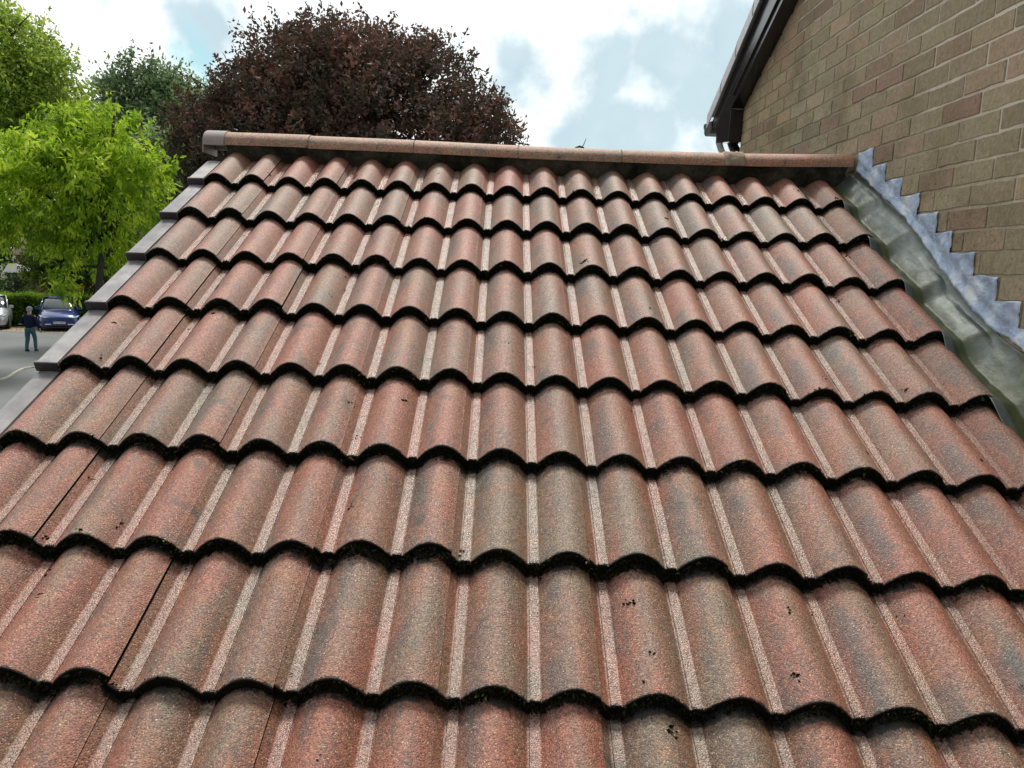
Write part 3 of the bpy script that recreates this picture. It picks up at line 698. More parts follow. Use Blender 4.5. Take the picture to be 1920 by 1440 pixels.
def mortmat():
    m, nt, b = newmat("pale_mortar"); tc = N(nt, 'ShaderNodeTexCoord'); O = tc.outputs['Object']
    sx = N(nt, 'ShaderNodeSeparateXYZ'); L(nt, O, sx.inputs[0]); n = N(nt, 'ShaderNodeTexNoise', i_Scale=4.0, i_Detail=7.0, i_Roughness=0.65); L(nt, O, n.inputs['Vector'])
    dist = math_(nt, 'SUBTRACT', sx.outputs[2], math_(nt, 'MULTIPLY', sx.outputs[1], math.tan(PITCH)))
    near = N(nt, 'ShaderNodeMapRange', interpolation_type='SMOOTHSTEP'); L(nt, math_(nt, 'ADD', dist, math_(nt, 'MULTIPLY', math_(nt, 'SUBTRACT', n.outputs[0], 0.5), 1.4)), near.inputs[0]); near.inputs[1].default_value = 1.1; near.inputs[2].default_value = 0.1
    n2 = N(nt, 'ShaderNodeTexNoise', i_Scale=70.0, i_Detail=5.0); L(nt, O, n2.inputs['Vector'])
    c = mix_(nt, near.outputs[0], mix_(nt, n2.outputs[0], (0.66, 0.60, 0.49), (0.82, 0.76, 0.64)), mix_(nt, n2.outputs[0], (0.22, 0.195, 0.13), (0.46, 0.41, 0.29)))
    L(nt, c, b.inputs['Base Color']); b.inputs['Roughness'].default_value = 0.95; b.inputs['Specular IOR Level'].default_value = 0.2
    bp = N(nt, 'ShaderNodeBump', i_Strength=1.0, i_Distance=0.003); L(nt, n2.outputs[0], bp.inputs['Height']); L(nt, bp.outputs[0], b.inputs['Normal']); return m
M_MORT = mortmat()
m = MB()
yy = [CY - 0.003] + list(np.linspace(1.5, -6.2, 24))
poly = [(y, rakez(y) + 0.05) for y in yy] + [(-6.2, GROUND), (CY - 0.003, GROUND)]
m.prism(poly, UW + 0.0034, UW + 0.10, lambda a, b, d: (d, a, b)); m.build('mortar_joints', M_MORT, house)
m = MB(); m.prism([(1.764 - 0.004, rakez(1.75)), (1.764 - 0.004, GROUND), (-6.2, GROUND), (-6.2, 0.8)], UW + 0.10, UW + 7.5, lambda a, b, d: (d, a, b)); m.build('side_walls', M_BRICKTEX, house)
# verge: bargeboard, soffit, box end, gutter, roof tiles
DX = UW - 0.085
SL = 0.47
def rk(y, off=0.0): return 1.046 + (0.899 - y) * SL + off
def tl(y, off=0.0): return 0.704 + (2.226 - y) * 0.535 + off
m = MB(); m.prism([(1.745, rk(1.745)), (-2.2, rk(-2.2)), (-2.2, tl(-2.2) - 0.075), (2.235, tl(2.235) - 0.06), (2.22, 0.60), (2.075, 0.57), (2.05, 0.49), (1.745, 0.45)], DX, DX + 0.010, lambda a, b, d: (d, a, b))
o = m.build('bargeboard', M_GLOSSBOARD, house, bevel=0.003)
m = MB(); m.prism([(1.70, rk(1.70) + 0.055), (-2.2, rk(-2.2) + 0.055), (-2.2, rk(-2.2) + 0.067), (1.70, rk(1.70) + 0.067)], DX - 0.012, DX, lambda a, b, d: (d, a, b)); m.build('cover_strip', M_GLOSSBOARD, house, bevel=0.002)
m = MB(); m.prism([(1.742, rk(1.742) + 0.004), (-2.2, rk(-2.2) + 0.004), (-2.2, rk(-2.2) + 0.016), (1.742, rk(1.742) + 0.016)], DX + 0.010, UW + 0.004, lambda a, b, d: (d, a, b)); m.build('soffit', M_GLOSSBOARD, house)
m = MB(); m.box((DX + 0.010, 1.738, 0.45), (UW + 0.02, 1.748, rk(1.74) - 0.002)); m.build('box_end_return', M_GLOSSBOARD, house, bevel=0.0015)
m = MB(); m.prism([(1.749, 0.452), (2.05, 0.492), (2.05, 0.482), (1.749, 0.442)], DX + 0.002, UW + 6.8, lambda a, b, d: (d, a, b)); m.build('eaves_soffit', M_GLOSSBOARD, house)
m = MB(); m.box((DX + 0.012, 2.06, 0.485), (UW + 6.8, 2.075, 0.66)); m.build('fascia', M_GLOSSBOARD, house)
gp = [(2.20, 0.655), (2.20, 0.60), (2.235, 0.575), (2.36, 0.575), (2.40, 0.60), (2.405, 0.63), (2.43, 0.645), (2.43, 0.67)]
gi = [(a - (0.004 if a > 2.3 else -0.004), max(b, 0.579)) for a, b in reversed(gp)]
m = MB(); m.prism(gp + gi, DX + 0.004, UW + 6.8, lambda a, b, d: (d, a, b)); g_ = m.build('gutter', M_PLASTIC, house)
m = MB(); m.prism(gp, DX - 0.004, DX + 0.003, lambda a, b, d: (d, a, b)); q = m.build('gutter_stop_end', M_PIPE, g_); q.location = (0, 0, 0)
m = MB(); m.prism([(2.07, 0.60), (2.21, 0.60), (2.21, 0.575), (2.13, 0.56), (2.07, 0.52)], DX + 0.012, DX + 0.045, lambda a, b, d: (d, a, b)); q = m.build('gutter_bracket', M_PLASTIC, g_); q.location = (0, 0, 0)
# swan neck and downpipe
m = MB(); m.tube([(UW + 0.04, 2.15, 0.60), (UW + 0.04, 2.14, 0.53), (UW + 0.045, 2.08, 0.47), (UW + 0.05, 1.92, 0.36), (UW + 0.05, 1.855, 0.30), (UW + 0.05, 1.845, 0.20), (UW + 0.05, 1.845, GROUND)], 0.034, 14)
m.build('downpipe', M_PIPE, house, smooth=True)
m = MB(); m.tube([(UW - 0.045, 2.13, 0.58), (UW - 0.045, 2.12, 0.49), (UW - 0.04, 2.06, 0.43), (UW - 0.01, 1.93, 0.345)], 0.026, 4); m.build('offset_bracket', M_HOODCAP, house)
# roof of the house: verge tiles seen from below, then the slope
M_HTILE = simple("grey_brown_tile", (0.34, 0.29, 0.27), 0.8, 0, 12, 0.3, 0.003, 90)
M_VUNIT = simple("pale_grey_verge", (0.70, 0.67, 0.68), 0.45, 0, 12, 0.2, 0.001, 40)
gh = 0.30; y = 2.245
while y > -2.3:
    m = MB(); yb_ = y - gh - 0.02
    m.prism([(y, tl(y) + 0.010), (y, tl(y) - 0.082), (yb_, tl(yb_) - 0.088), (yb_, tl(yb_) - 0.002)], DX - 0.030, DX - 0.022, lambda a, b, d: (d, a, b))
    m.prism([(y, tl(y) + 0.010), (y, tl(y) - 0.006), (yb_, tl(yb_) - 0.018), (yb_, tl(yb_) - 0.002)], DX - 0.0219, UW + 0.30, lambda a, b, d: (d, a, b))
    m.build('verge_unit', M_VUNIT, house, bevel=0.003); y -= gh
m = MB(); m.prism([(2.24, tl(2.24)), (2.24, tl(2.24) - 0.03), (-2.2, tl(-2.2) - 0.03), (-2.2, tl(-2.2))], UW + 0.30, UW + 7.0, lambda a, b, d: (d, a, b)); m.build('roof', M_HTILE, house)
m = MB(); m.prism([(-2.2, tl(-2.2) - 0.03), (-6.6, tl(-2.2) - 0.03 - 4.4 * .535), (-6.6, tl(-2.2) - 4.4 * .535), (-2.2, tl(-2.2))], DX - 0.02, UW + 7.0, lambda a, b, d: (d, a, b)); m.build('rear_roof', M_HTILE, house)

# ------------------------------------------------------------------ ground
def groundmat():
    m, nt, b = newmat("tarmac"); tc = N(nt, 'ShaderNodeTexCoord'); O = tc.outputs['Object']
    n = N(nt, 'ShaderNodeTexNoise', i_Scale=0.35, i_Detail=6.0, i_Roughness=0.6); L(nt, O, n.inputs['Vector'])
    n2 = N(nt, 'ShaderNodeTexNoise', i_Scale=40.0, i_Detail=4.0); L(nt, O, n2.inputs['Vector'])
    c = mix_(nt, n2.outputs[0], ramp_(nt, n.outputs[0], [(0.35, (0.075, 0.082, 0.08)), (0.65, (0.17, 0.18, 0.175))]), (0.16, 0.17, 0.165))
    L(nt, c, b.inputs['Base Color']); b.inputs['Roughness'].default_value = 0.85
    return m
M_TARMAC = groundmat()
m = MB(); m.V = [(-600, -600, GROUND), (600, -600, GROUND), (600, 900, GROUND), (-600, 900, GROUND)]; m.F = [(0, 1, 2, 3)]
tag(m.build('ground', simple("earth", (0.06, 0.07, 0.03), 1, 0, 0.4, 0.4)), kind='structure')
m = MB(); Zr = GROUND + 0.004
kA = onZ(0, 621.5, GROUND); kB = onZ(120, 624.5, GROUND); kd = (kB - kA) / np.linalg.norm(kB - kA); kn = np.array([-kd[1], kd[0], 0]); KA = math.atan2(kd[1], kd[0])
def yard(a, b, z): p = kA + kd * a + kn * b; return (p[0], p[1], z)
m.V = [yard(-40, 0, Zr), yard(-40, -60, Zr), yard(60, -60, Zr), yard(60, 0, Zr)]; m.F = [(0, 1, 2, 3)]
tag(m.build('tarmac_yard', M_TARMAC), kind='structure')
# block paved parking strip in front of the hedge
def paving():
    m, nt, b = newmat("block_paving"); tc = N(nt, 'ShaderNodeTexCoord')
    br = N(nt, 'ShaderNodeTexBrick', i_Scale=1.0, i_Mortar_Size=0.012, i_Brick_Width=0.4, i_Row_Height=0.2); L(nt, tc.outputs['Object'], br.inputs['Vector'])
    mp = N(nt, 'ShaderNodeMapping'); mp.inputs['Rotation'].default_value = (0, 0, R_(90 - 30)); L(nt, tc.outputs['Object'], mp.inputs[0]); L(nt, mp.outputs[0], br.inputs['Vector'])
    br.inputs['Color1'].default_value = (0.30, 0.25, 0.16, 1); br.inputs['Color2'].default_value = (0.24, 0.18, 0.12, 1); br.inputs['Mortar'].default_value = (0.09, 0.08, 0.05, 1)
    L(nt, br.outputs[0], b.inputs['Base Color']); b.inputs['Roughness'].default_value = 0.9; return m
p1 = onZ(-40, 620, GROUND); p2 = onZ(150, 628, GROUND)
yk = onZ(40, 622, GROUND)[1]
m = MB(); Zr = GROUND + 0.008
m.V = [yard(-30, -0.02, Zr), yard(-30, 9, Zr), yard(60, 9, Zr), yard(60, -0.02, Zr)]; m.F = [(0, 1, 2, 3)]
tag(m.build('driveway', paving()), kind='structure')
# pale kerb line curving across the yard
m = MB(); pts = [onZ(x, y, GROUND) for x, y in ((-120, 730), (-60, 722), (0, 714), (15, 709), (28, 700), (42, 693), (58, 690), (90, 688), (130, 689))]
for j in range(len(pts)):
    a = pts[max(j - 1, 0)]; c = pts[min(j + 1, len(pts) - 1)]; t = Vector((c - a)); t.z = 0; t.normalize(); nrm = Vector((-t.y, t.x, 0)) * 0.04
    p = Vector(pts[j]); m.V += [tuple(p - nrm + Vector((0, 0, 0.006))), tuple(p - nrm + Vector((0, 0, 0.05))), tuple(p + nrm + Vector((0, 0, 0.05))), tuple(p + nrm + Vector((0, 0, 0.006)))]
for j in range(len(pts) - 1):
    for q in range(4): a = j * 4 + q; c = j * 4 + (q + 1) % 4; m.F.append((a, c, c + 4, a + 4))
tag(m.build('kerb', simple("pale_kerb", (0.42, 0.40, 0.33), 0.9, 0, 5, 0.3)), kind='structure')

# ------------------------------------------------------------------ foliage
def leafmat(name, cols, trans=0.35, rough=0.5, tcol=None):
    m, nt, b = newmat(name); a = N(nt, 'ShaderNodeAttribute', attribute_name='tone')
    k = len(cols); c = ramp_(nt, a.outputs['Fac'], [(i / (k - 1), cc) for i, cc in enumerate(cols)])
    L(nt, c, b.inputs['Base Color']); b.inputs['Roughness'].default_value = rough; b.inputs['Specular IOR Level'].default_value = 0.22
    if trans:
        tr = N(nt, 'ShaderNodeBsdfTranslucent'); L(nt, mix_(nt, 0.5, c, tcol or cols[-1]), tr.inputs['Color'])
        mx = N(nt, 'ShaderNodeMixShader', i_0=trans); L(nt, b.outputs[0], mx.inputs[1]); L(nt, tr.outputs[0], mx.inputs[2])
        L(nt, mx.outputs[0], nt.nodes['Material Output'].inputs['Surface'])
    return m
def leaves(name, C0, D, size, width, tone, mat, parent=None, fold=0.25):
    """one leaf-shaped quad at each C0 pointing along D"""
    n = len(C0); D = D / np.linalg.norm(D, axis=1)[:, None]
    A = np.cross(D, rng.normal(0, 1, (n, 3))); A /= np.linalg.norm(A, axis=1)[:, None]; B = np.cross(D, A)
    s = size[:, None]; wd = s * width
    v0 = C0; v1 = C0 + D * s * 0.45 + A * wd + B * wd * fold; v2 = C0 + D * s; v3 = C0 + D * s * 0.45 - A * wd + B * wd * fold
    V = np.stack([v0, v1, v2, v3], 1).reshape(-1, 3); Fq = np.arange(n * 4).reshape(n, 4)
    me = npmesh(name, V, Fq); attr(me, 'tone', np.repeat(np.clip(tone, 0, 1), 4))
    return link(name, me, mat, parent)
def crown(ells, nclump, per, size, spread, droop=0.3, up=0.0, inner=0.35, tone_sd=0.22, shoots=(), rag=0):
    """ells: list of (center, radii). Clumps of leaves set along short twigs through the crown's volume"""
    vols = np.array([r[0] * r[1] * r[2] for _, r in ells]) ** 0.7; pk = rng.choice(len(ells), nclump, p=vols / vols.sum())
    c = np.array([ells[i][0] for i in pk]); r = np.array([ells[i][1] for i in pk])
    d = rng.normal(0, 1, (nclump, 3)); d /= np.linalg.norm(d, axis=1)[:, None]
    rad = rng.uniform(inner ** 3, 1.0, nclump) ** (1 / 3) * (1 + 0.10 * np.sin(d[:, 0] * 7 + pk) * np.cos(d[:, 2] * 9 + pk * 2)) * rng.normal(1, 0.06, nclump)
    pos = c + d * r * rad[:, None]
    tw = d + rng.normal(0, 0.5, (nclump, 3)) + np.array([0, 0, up]); tw /= np.linalg.norm(tw, axis=1)[:, None]
    ln = rng.lognormal(0, 0.35, nclump) * spread
    t = rng.uniform(-0.4, 1.0, (nclump, per))
    P_ = pos[:, None, :] + tw[:, None, :] * (t * ln[:, None])[..., None] + rng.normal(0, 1, (nclump, per, 3)) * (spread * 0.30)
    P_ = P_.reshape(-1, 3)
    n = len(P_); D = rng.normal(0, 0.8, (n, 3)) + np.repeat(tw, per, 0) * 0.5 + np.array([0, 0, -droop])
    tone = np.repeat(rng.normal(0.5, tone_sd, nclump), per) + rng.normal(0, 0.13, n)
    ph = rng.uniform(0, 6.28, 6); wl = size * 9
    sp_ = sum(np.sin((P_ @ rng.normal(0, 1.6, 3)) / (wl * (0.7 + 0.35 * q)) + ph[q]) for q in range(6)) / 6 ** 0.5
    tone = tone + 0.22 * sp_; keepm = rng.uniform(0, 1, n) < np.clip(0.9 + 0.4 * sp_, 0.45, 1.0)
    P_, D, tone = P_[keepm], D[keepm], tone[keepm]; n = len(P_)
    sz = size * rng.lognormal(0, 0.25, n)
    ex, ed, es, et = [], [], [], []
    shoots = list(shoots); ctr = np.mean([e[0] for e in ells], 0)
    for _ in range(rag):       # leading shoots that break up the outline
        j = int(rng.choice(len(ells), p=vols / vols.sum())); cc, rr_ = ells[j]; dd = rng.normal(0, 1, 3); dd[2] = abs(dd[2]) * 0.9 + 0.15; dd /= np.linalg.norm(dd)
        p_ = cc + dd * np.array(rr_) * 0.92; q_ = p_ + (dd * 0.6 + np.array([0, 0, 0.55]) + rng.normal(0, 0.2, 3)) * spread * rng.uniform(0.7, 2.1); shoots.append((p_, q_, int(rng.integers(12, 30))))
    for (p0, p1, m_) in shoots:
        p0 = np.array(p0); p1 = np.array(p1)
        for q in range(m_):
            f = rng.uniform(0, 1); ex.append(p0 + (p1 - p0) * f + rng.normal(0, size * 0.5, 3) * (1.1 - f)); ed.append((p1 - p0) * 0.4 + rng.normal(0, 0.6, 3)); es.append(size * rng.uniform(0.7, 1.1)); et.append(0.4)
    if ex: P_ = np.concatenate([P_, ex]); D = np.concatenate([D, ed]); sz = np.concatenate([sz, es]); tone = np.concatenate([tone, et])
    return P_, D, sz, tone
M_BARK = simple("grey_bark", (0.085, 0.075, 0.06), 0.95, 0, 8, 0.4, 0.02, 14)
M_BARKD = simple("dark_bark", (0.045, 0.04, 0.035), 0.95, 0, 8, 0.4, 0.02, 14)
def limbs(base, top, targets, r0, mat, parent):
    m = MB(); b = Vector(base); t = Vector(top); mid = b.lerp(t, 0.5) + Vector((random.uniform(-.2, .2), random.uniform(-.2, .2), 0))
    m.tube([b, b.lerp(mid, 0.5), mid, mid.lerp(t, 0.5), t], [r0 * 1.25, r0, r0 * 0.8, r0 * 0.6, r0 * 0.35], 10)
    m.build('trunk', mat, parent, smooth=True)
    for tg in targets:
        m = MB(); f = random.uniform(0.55, 0.9); s = b.lerp(t, f); e = Vector(tg)
        md = s.lerp(e, 0.5) + Vector((0, 0, (e - s).length * 0.10)); m.tube([s, s.lerp(md, 0.6), md, md.lerp(e, 0.6), e], [r0 * 0.42, r0 * 0.34, r0 * 0.26, r0 * 0.17, r0 * 0.06], 7)
        for _ in range(3):
            g = random.uniform(0.4, 0.95); s2 = md.lerp(e, g); e2 = s2 + Vector((random.uniform(-1, 1), random.uniform(-1, 1), random.uniform(-0.1, 0.9))) * (e - s).length * 0.28
            m.tube([s2, s2.lerp(e2, 0.5) + Vector((0, 0, 0.03)), e2], [r0 * 0.14, r0 * 0.09, r0 * 0.03], 5)
        m.build('limb', mat, parent, smooth=True)
def E(px, py, Y, rx, ry, rz): return (onY(px, py, Y), (rx, ry, rz))
def tree(name, label, Y, ells, base_px, nclump, per, size, spread, mat, r0=0.16, group=None, droop=0.3, up=0.0, inner=0.35, bark=None, shoots=(), tone_sd=0.22, nl=7, rag=0, lw=0.24):
    bx = onY(base_px, 500, Y)[0]; root = empty(name, (bx, Y, GROUND), label, 'tree', group)
    P_, D, sz, tn = crown(ells, nclump, per, size, spread, droop, up, inner, tone_sd, shoots, rag)
    leaves('crown', P_, D, sz, lw, tn, mat, root)
    tops = sorted(ells, key=lambda e: -e[0][2])
    tg = []
    for j in range(nl):
        c, r = ells[j % len(ells)]; d = rng.normal(0, 1, 3); d[2] = abs(d[2]); d /= np.linalg.norm(d); tg.append(c + d * np.array(r) * (0.7 if Y < 15 else 0.45))
    limbs((bx, Y, GROUND), tops[0][0] + np.array([0, 0, tops[0][1][2] * 0.3]), tg, r0, bark or M_BARK, root)
    return root
# bright young tree, sunlit, nearest on the left
M_LBRIGHT = leafmat("lime_leaf", [(0.04, 0.09, 0.010), (0.16, 0.28, 0.015), (0.42, 0.56, 0.03), (0.66, 0.76, 0.10)], 0.45, 0.45, (0.55, 0.85, 0.05))
YB = 13.0
ellsB = [E(150, 350, YB, 1.55, 1.5, 1.25), E(40, 360, YB, 1.5, 1.4, 1.0), E(225, 360, YB, 0.95, 1.2, 0.85), E(150, 260, YB, 0.75, 0.9, 0.62), E(60, 290, YB, 0.7, 0.9, 0.55),
         E(245, 300, YB - .4, 0.5, 0.6, 0.35), E(20, 425, YB + 0.2, 1.6, 1.2, 0.42), E(170, 455, YB + 0.3, 1.1, 1.1, 0.55), E(120, 530, YB, 0.38, .4, 0.30), E(-110, 380, YB, 1.3, 1.3, 1.3), E(290, 315, YB - .3, 0.42, 0.4, 0.20), E(215, 225, YB, 0.33, 0.4, 0.26), E(120, 232, YB, 0.4, 0.4, 0.28)]
shB = [(onY(a, b, YB), onY(c, d, YB), 26) for a, b, c, d in ((140, 260, 158, 180), (190, 250, 205, 195), (240, 290, 262, 215), (290, 325, 342, 290), (60, 300, 22, 225), (100, 280, 95, 210), (270, 300, 296, 262))]
tree('young_tree', 'bright lime green young tree with drooping sunlit leaves left of the roof', YB, ellsB, 172, 1750, 21, 0.135, 0.20, M_LBRIGHT, 0.085, droop=1.1, inner=0.30, bark=M_BARKD, shoots=shB, nl=26, tone_sd=0.34, rag=120, lw=0.17)
# tall tree at the left edge
M_LMID = leafmat("mid_leaf", [(0.07, 0.13, 0.02), (0.17, 0.29, 0.03), (0.34, 0.49, 0.05), (0.52, 0.62, 0.11)], 0.5, 0.5)
YT = 24.0
ellsT = [E(-60, 120, YT, 2.6, 2.4, 2.1), E(20, 170, YT, 2.1, 2.2, 1.9), E(70, 130, YT, 0.95, 1.2, 0.9), E(30, 70, YT, 0.9, 1.0, 0.75), E(110, 190, YT, 0.9, 1.3, 1.0), E(0, 280, YT, 2.5, 2, 1.7), E(-20, 30, YT, 0.8, 1.0, .5), E(90, 260, YT, 1.4, 1.4, 1.4), E(150, 245, YT, .55, .8, .6)]
shT = [(onY(a, b, YT), onY(c, d, YT), 40) for a, b, c, d in ((80, 100, 108, 92), (130, 170, 168, 158), (20, 60, 2, 8), (100, 120, 125, 118), (150, 200, 172, 165))]
tree('tall_tree', 'tall mid green tree cut off by the left edge of the photo', YT, ellsT, -190, 2100, 28, 0.15, 0.40, M_LMID, 0.3, droop=0.3, shoots=shT, inner=0.3, rag=150, tone_sd=0.3)
# grey-green tree between it and the purple tree
M_LGREY = leafmat("grey_green_leaf", [(0.045, 0.085, 0.042), (0.11, 0.185, 0.085), (0.22, 0.33, 0.14), (0.36, 0.47, 0.22)], 0.3, 0.5)
YG = 32.0
ellsG = [E(270, 250, YG, 2.0, 2, 1.6), E(235, 190, YG, 0.9, 1, 1.0), E(300, 195, YG, 0.9, 1, 1.2), E(340, 230, YG, 1.3, 1.5, 1.6), E(240, 140, YG, 0.38, .4, 0.7), E(285, 150, YG, 0.45, .5, .6), E(320, 160, YG, 0.5, .5, 0.6), E(330, 330, YG, 2.2, 2, 1.7), E(205, 175, YG, .4, .5, .5), E(200, 300, YG, 2.2, 2, 1.7)]
shG = [(onY(a, b, YG), onY(c, d, YG), 45) for a, b, c, d in ((232, 150, 219, 106), (283, 140, 284, 110), (200, 180, 186, 148), (315, 150, 316, 120), (245, 140, 243, 112))]
tree('broadleaf_tree', 'dusty grey green tree between the lime tree and the purple tree', YG, ellsG, 280, 1900, 26, 0.19, 0.5, M_LGREY, 0.25, droop=0.0, up=0.6, shoots=shG, inner=0.3, rag=120, tone_sd=0.28)
# big purple-leaved tree behind the ridge
M_LPUR = leafmat("purple_leaf", [(0.035, 0.050, 0.026), (0.080, 0.076, 0.050), (0.145, 0.102, 0.078), (0.26, 0.13, 0.10)], 0.25, 0.6, (0.16, 0.05, 0.03))
YP = 17.0
ellsP = [E(650, 305, YP, 3.7, 3.0, 2.3), E(570, 255, YP, 2.4, 2.6, 2.0), E(740, 250, YP, 2.9, 2.6, 2.0), E(600, 150, YP, 1.9, 2.0, 1.35), E(700, 150, YP, 1.8, 2.0, 1.15), E(490, 205, YP, 1.1, 1.5, 0.95), E(810, 160, YP, 1.15, 1.5, 1.1), E(880, 240, YP, 1.0, 1.5, 1.0), E(420, 260, YP, 1.25, 1.6, 1.3), E(370, 290, YP, 0.75, 1, 1.0), E(380, 215, YP, .55, .8, .5), E(600, 75, YP, 0.75, 1.0, .6), E(700, 95, YP, .6, .8, .45), E(790, 110, YP, .5, .7, .4), E(510, 120, YP, .6, .8, .5), E(910, 225, YP, .5, .8, .6), E(450, 140, YP, .35, .5, .35), E(850, 160, YP, .45, .6, .4), E(380, 350, YP, 1.0, 1.2, 1.0), E(945, 262, YP, .3, .5, .35), E(640, 400, YP, 3.3, 2.6, 1.5)]
shP = [(onY(a, b, YP), onY(c, d, YP), 30) for a, b, c, d in ((473, 90, 471, 14), (600, 50, 600, -2), (560, 60, 538, 42), (515, 90, 500, 62), (620, 60, 650, 40), (700, 70, 716, 45), (660, 70, 668, 50), (795, 90, 795, 46), (745, 80, 757, 58), (870, 150, 886, 92), (840, 120, 850, 90), (960, 262, 998, 262), (930, 220, 968, 215), (420, 130, 404, 100), (445, 120, 436, 75), (390, 170, 352, 140), (360, 160, 330, 130), (540, 80, 536, 48), (350, 190, 322, 170), (905, 190, 925, 168))]
tree('purple_leaved_tree', 'large dark purple leaved tree rising behind the ridge', YP, ellsP, 660, 5200, 26, 0.115, 0.27, M_LPUR, 0.26, droop=0.0, up=0.5, bark=M_BARKD, shoots=shP, inner=0.45, tone_sd=0.30, nl=12, rag=420)
# green tree low behind the purple one at the left, seen over the verge
ellsL = [E(300, 350, 21.0, 1.4, 1.2, 1.3), E(345, 290, 21.0, 0.8, 1, 0.8), E(300, 290, 21.0, 0.8, .8, .7)]
tree('understorey_tree', 'dark green small tree filling the gap left of the ridge end', 21.0, ellsL, 300, 520, 24, 0.13, 0.3, M_LGREY, 0.12, inner=0.2)
# bushes and trees along the far boundary
M_LDARK = leafmat("dark_leaf", [(0.012, 0.028, 0.008), (0.028, 0.06, 0.014), (0.06, 0.12, 0.022), (0.11, 0.19, 0.035)], 0.25, 0.5)
for j, (px, py, Y, rx, rz, mt, lb) in enumerate([(-140, 440, 44, 2.4, 2.4, M_LDARK, 'dark bushy tree over the small grey roofed shed'),
        (-15, 470, 62, 4.5, 3.4, M_LDARK, 'dark tree beyond the grey roofed shed'),
        (60, 420, 64, 6.0, 3.6, M_LDARK, 'dark green tree behind the red brick house'),
        (118, 480, 43, 1.9, 2.0, M_LDARK, 'dark shrubby tree above the blue car'),
        (170, 470, 42, 2.0, 2.4, M_LDARK, 'dense dark tree right of the blue car beside the roof verge'),
        (240, 430, 42, 3.4, 3.0, M_LDARK, 'dark tree filling in beneath the lime tree'),
        (420, 430, 46, 4.5, 3.0, M_LDARK, 'dark tree mostly hidden behind the left end of the ridge'),
        (700, 440, 48, 5.0, 3.0, M_LDARK, 'dark tree hidden behind the middle of the roof'),
        (1000, 460, 50, 5.0, 3.0, M_LDARK, 'dark tree hidden behind the right half of the roof')]):
    tree('background_tree', lb, Y, [E(px, py, Y, rx, 1.6, rz), E(px + 20, py - 30, Y, rx * .6, 1.2, rz * .6)], px, 420, 22, 0.24, 0.45, mt, 0.14, group='trees along the far boundary', inner=0.1, nl=3)
def shrub(name, label, c, r, n, size, mat, group=None):
    root = empty(name, (c[0], c[1], GROUND), label, 'shrub', group)
    P_, D, sz, tn = crown([(np.array(c), r)], n, 18, size, 0.22, 0.1, 0.3, 0.1)
    leaves('foliage', P_, D, sz, 0.26, tn, mat, root)
    m = MB(); m.tube([(c[0], c[1], GROUND), (c[0] + .05, c[1], c[2])], [0.05, 0.02], 6); m.build('stem', M_BARKD, root); return root
shrub('shrub', 'upright dark green conifer shrub left behind the hedge', onY(22, 545, 41), (0.75, 0.6, 0.9), 170, 0.13, M_LDARK, 'shrubs behind the hedge')
shrub('shrub', 'loose green shrub against the red brick house', onY(62, 520, 42), (0.7, 0.6, 0.9), 110, 0.15, M_LMID, 'shrubs behind the hedge')
M_YEL = leafmat("golden_leaf", [(0.30, 0.36, 0.02), (0.5, 0.55, 0.04), (0.66, 0.68, 0.08)], 0.4, 0.5)
# clipped hedge, built along its own local x and turned to the street
def hedge(name, label, a0, a1, b0, b1, h, n, size, mat, trunc=0.0):
    o3 = yard((a0 + a1) / 2, b0, GROUND); root = empty(name, o3, label, 'hedge', rz=KA); W = (a1 - a0) / 2; dp = b1 - b0
    face = rng.uniform(0, 1, n); P_ = np.empty((n, 3))
    P_[:, 0] = rng.uniform(-W, W, n); top = face < 0.4
    P_[:, 1] = np.where(top, rng.uniform(0, dp, n), np.abs(rng.normal(0, 0.10, n)))
    P_[:, 2] = np.where(top, h + rng.normal(0, 0.05, n), rng.uniform(trunc, h, n)); P_ += rng.normal(0, 0.04, (n, 3))
    P_[:, 2] += 0.05 * np.sin(P_[:, 0] * 3.1)
    D = rng.normal(0, 0.8, (n, 3)) + np.array([0, -0.6, 0.2])
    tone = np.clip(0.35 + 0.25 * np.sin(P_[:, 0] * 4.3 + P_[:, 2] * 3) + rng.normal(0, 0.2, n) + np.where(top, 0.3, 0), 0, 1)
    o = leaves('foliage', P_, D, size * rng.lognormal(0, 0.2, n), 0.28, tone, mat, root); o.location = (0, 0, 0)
    m = MB(); m.box((-W + .1, .2, trunc), (W - .1, dp - .1, h - .12)); m.build('inner_branches', M_BARKD, root, ws=False); return root
def yco(px, py, b):      # where a pixel's ray crosses the upright plane b metres behind the kerb line
    o_ = kA + kn * b; d = ray(px, py); t = ((o_ - CAM) @ kn) / (d @ kn); p = CAM + d * t; return (p - kA) @ kd, p[2] - GROUND
bh = 0.0
for b_ in np.arange(1, 12, 0.1):
    if yco(60, 599, b_)[1] > 0.0: bh = b_; break
bh = max(3.0, min(bh, 9.0))
M_LHEDGE = leafmat("hedge_leaf", [(0.03, 0.07, 0.008), (0.07, 0.17, 0.012), (0.14, 0.28, 0.018), (0.30, 0.42, 0.03)], 0.35, 0.4)
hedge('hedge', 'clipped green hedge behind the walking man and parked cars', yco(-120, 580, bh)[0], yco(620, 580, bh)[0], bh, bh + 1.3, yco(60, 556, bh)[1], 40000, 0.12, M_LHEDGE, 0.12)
hedge('golden_hedge', 'golden yellow topped hedge behind the blue car', yco(100, 550, bh + 2)[0], yco(148, 550, bh + 2)[0], bh + 2, bh + 2.9, yco(120, 541, bh + 2)[1], 2600, 0.13, M_YEL)

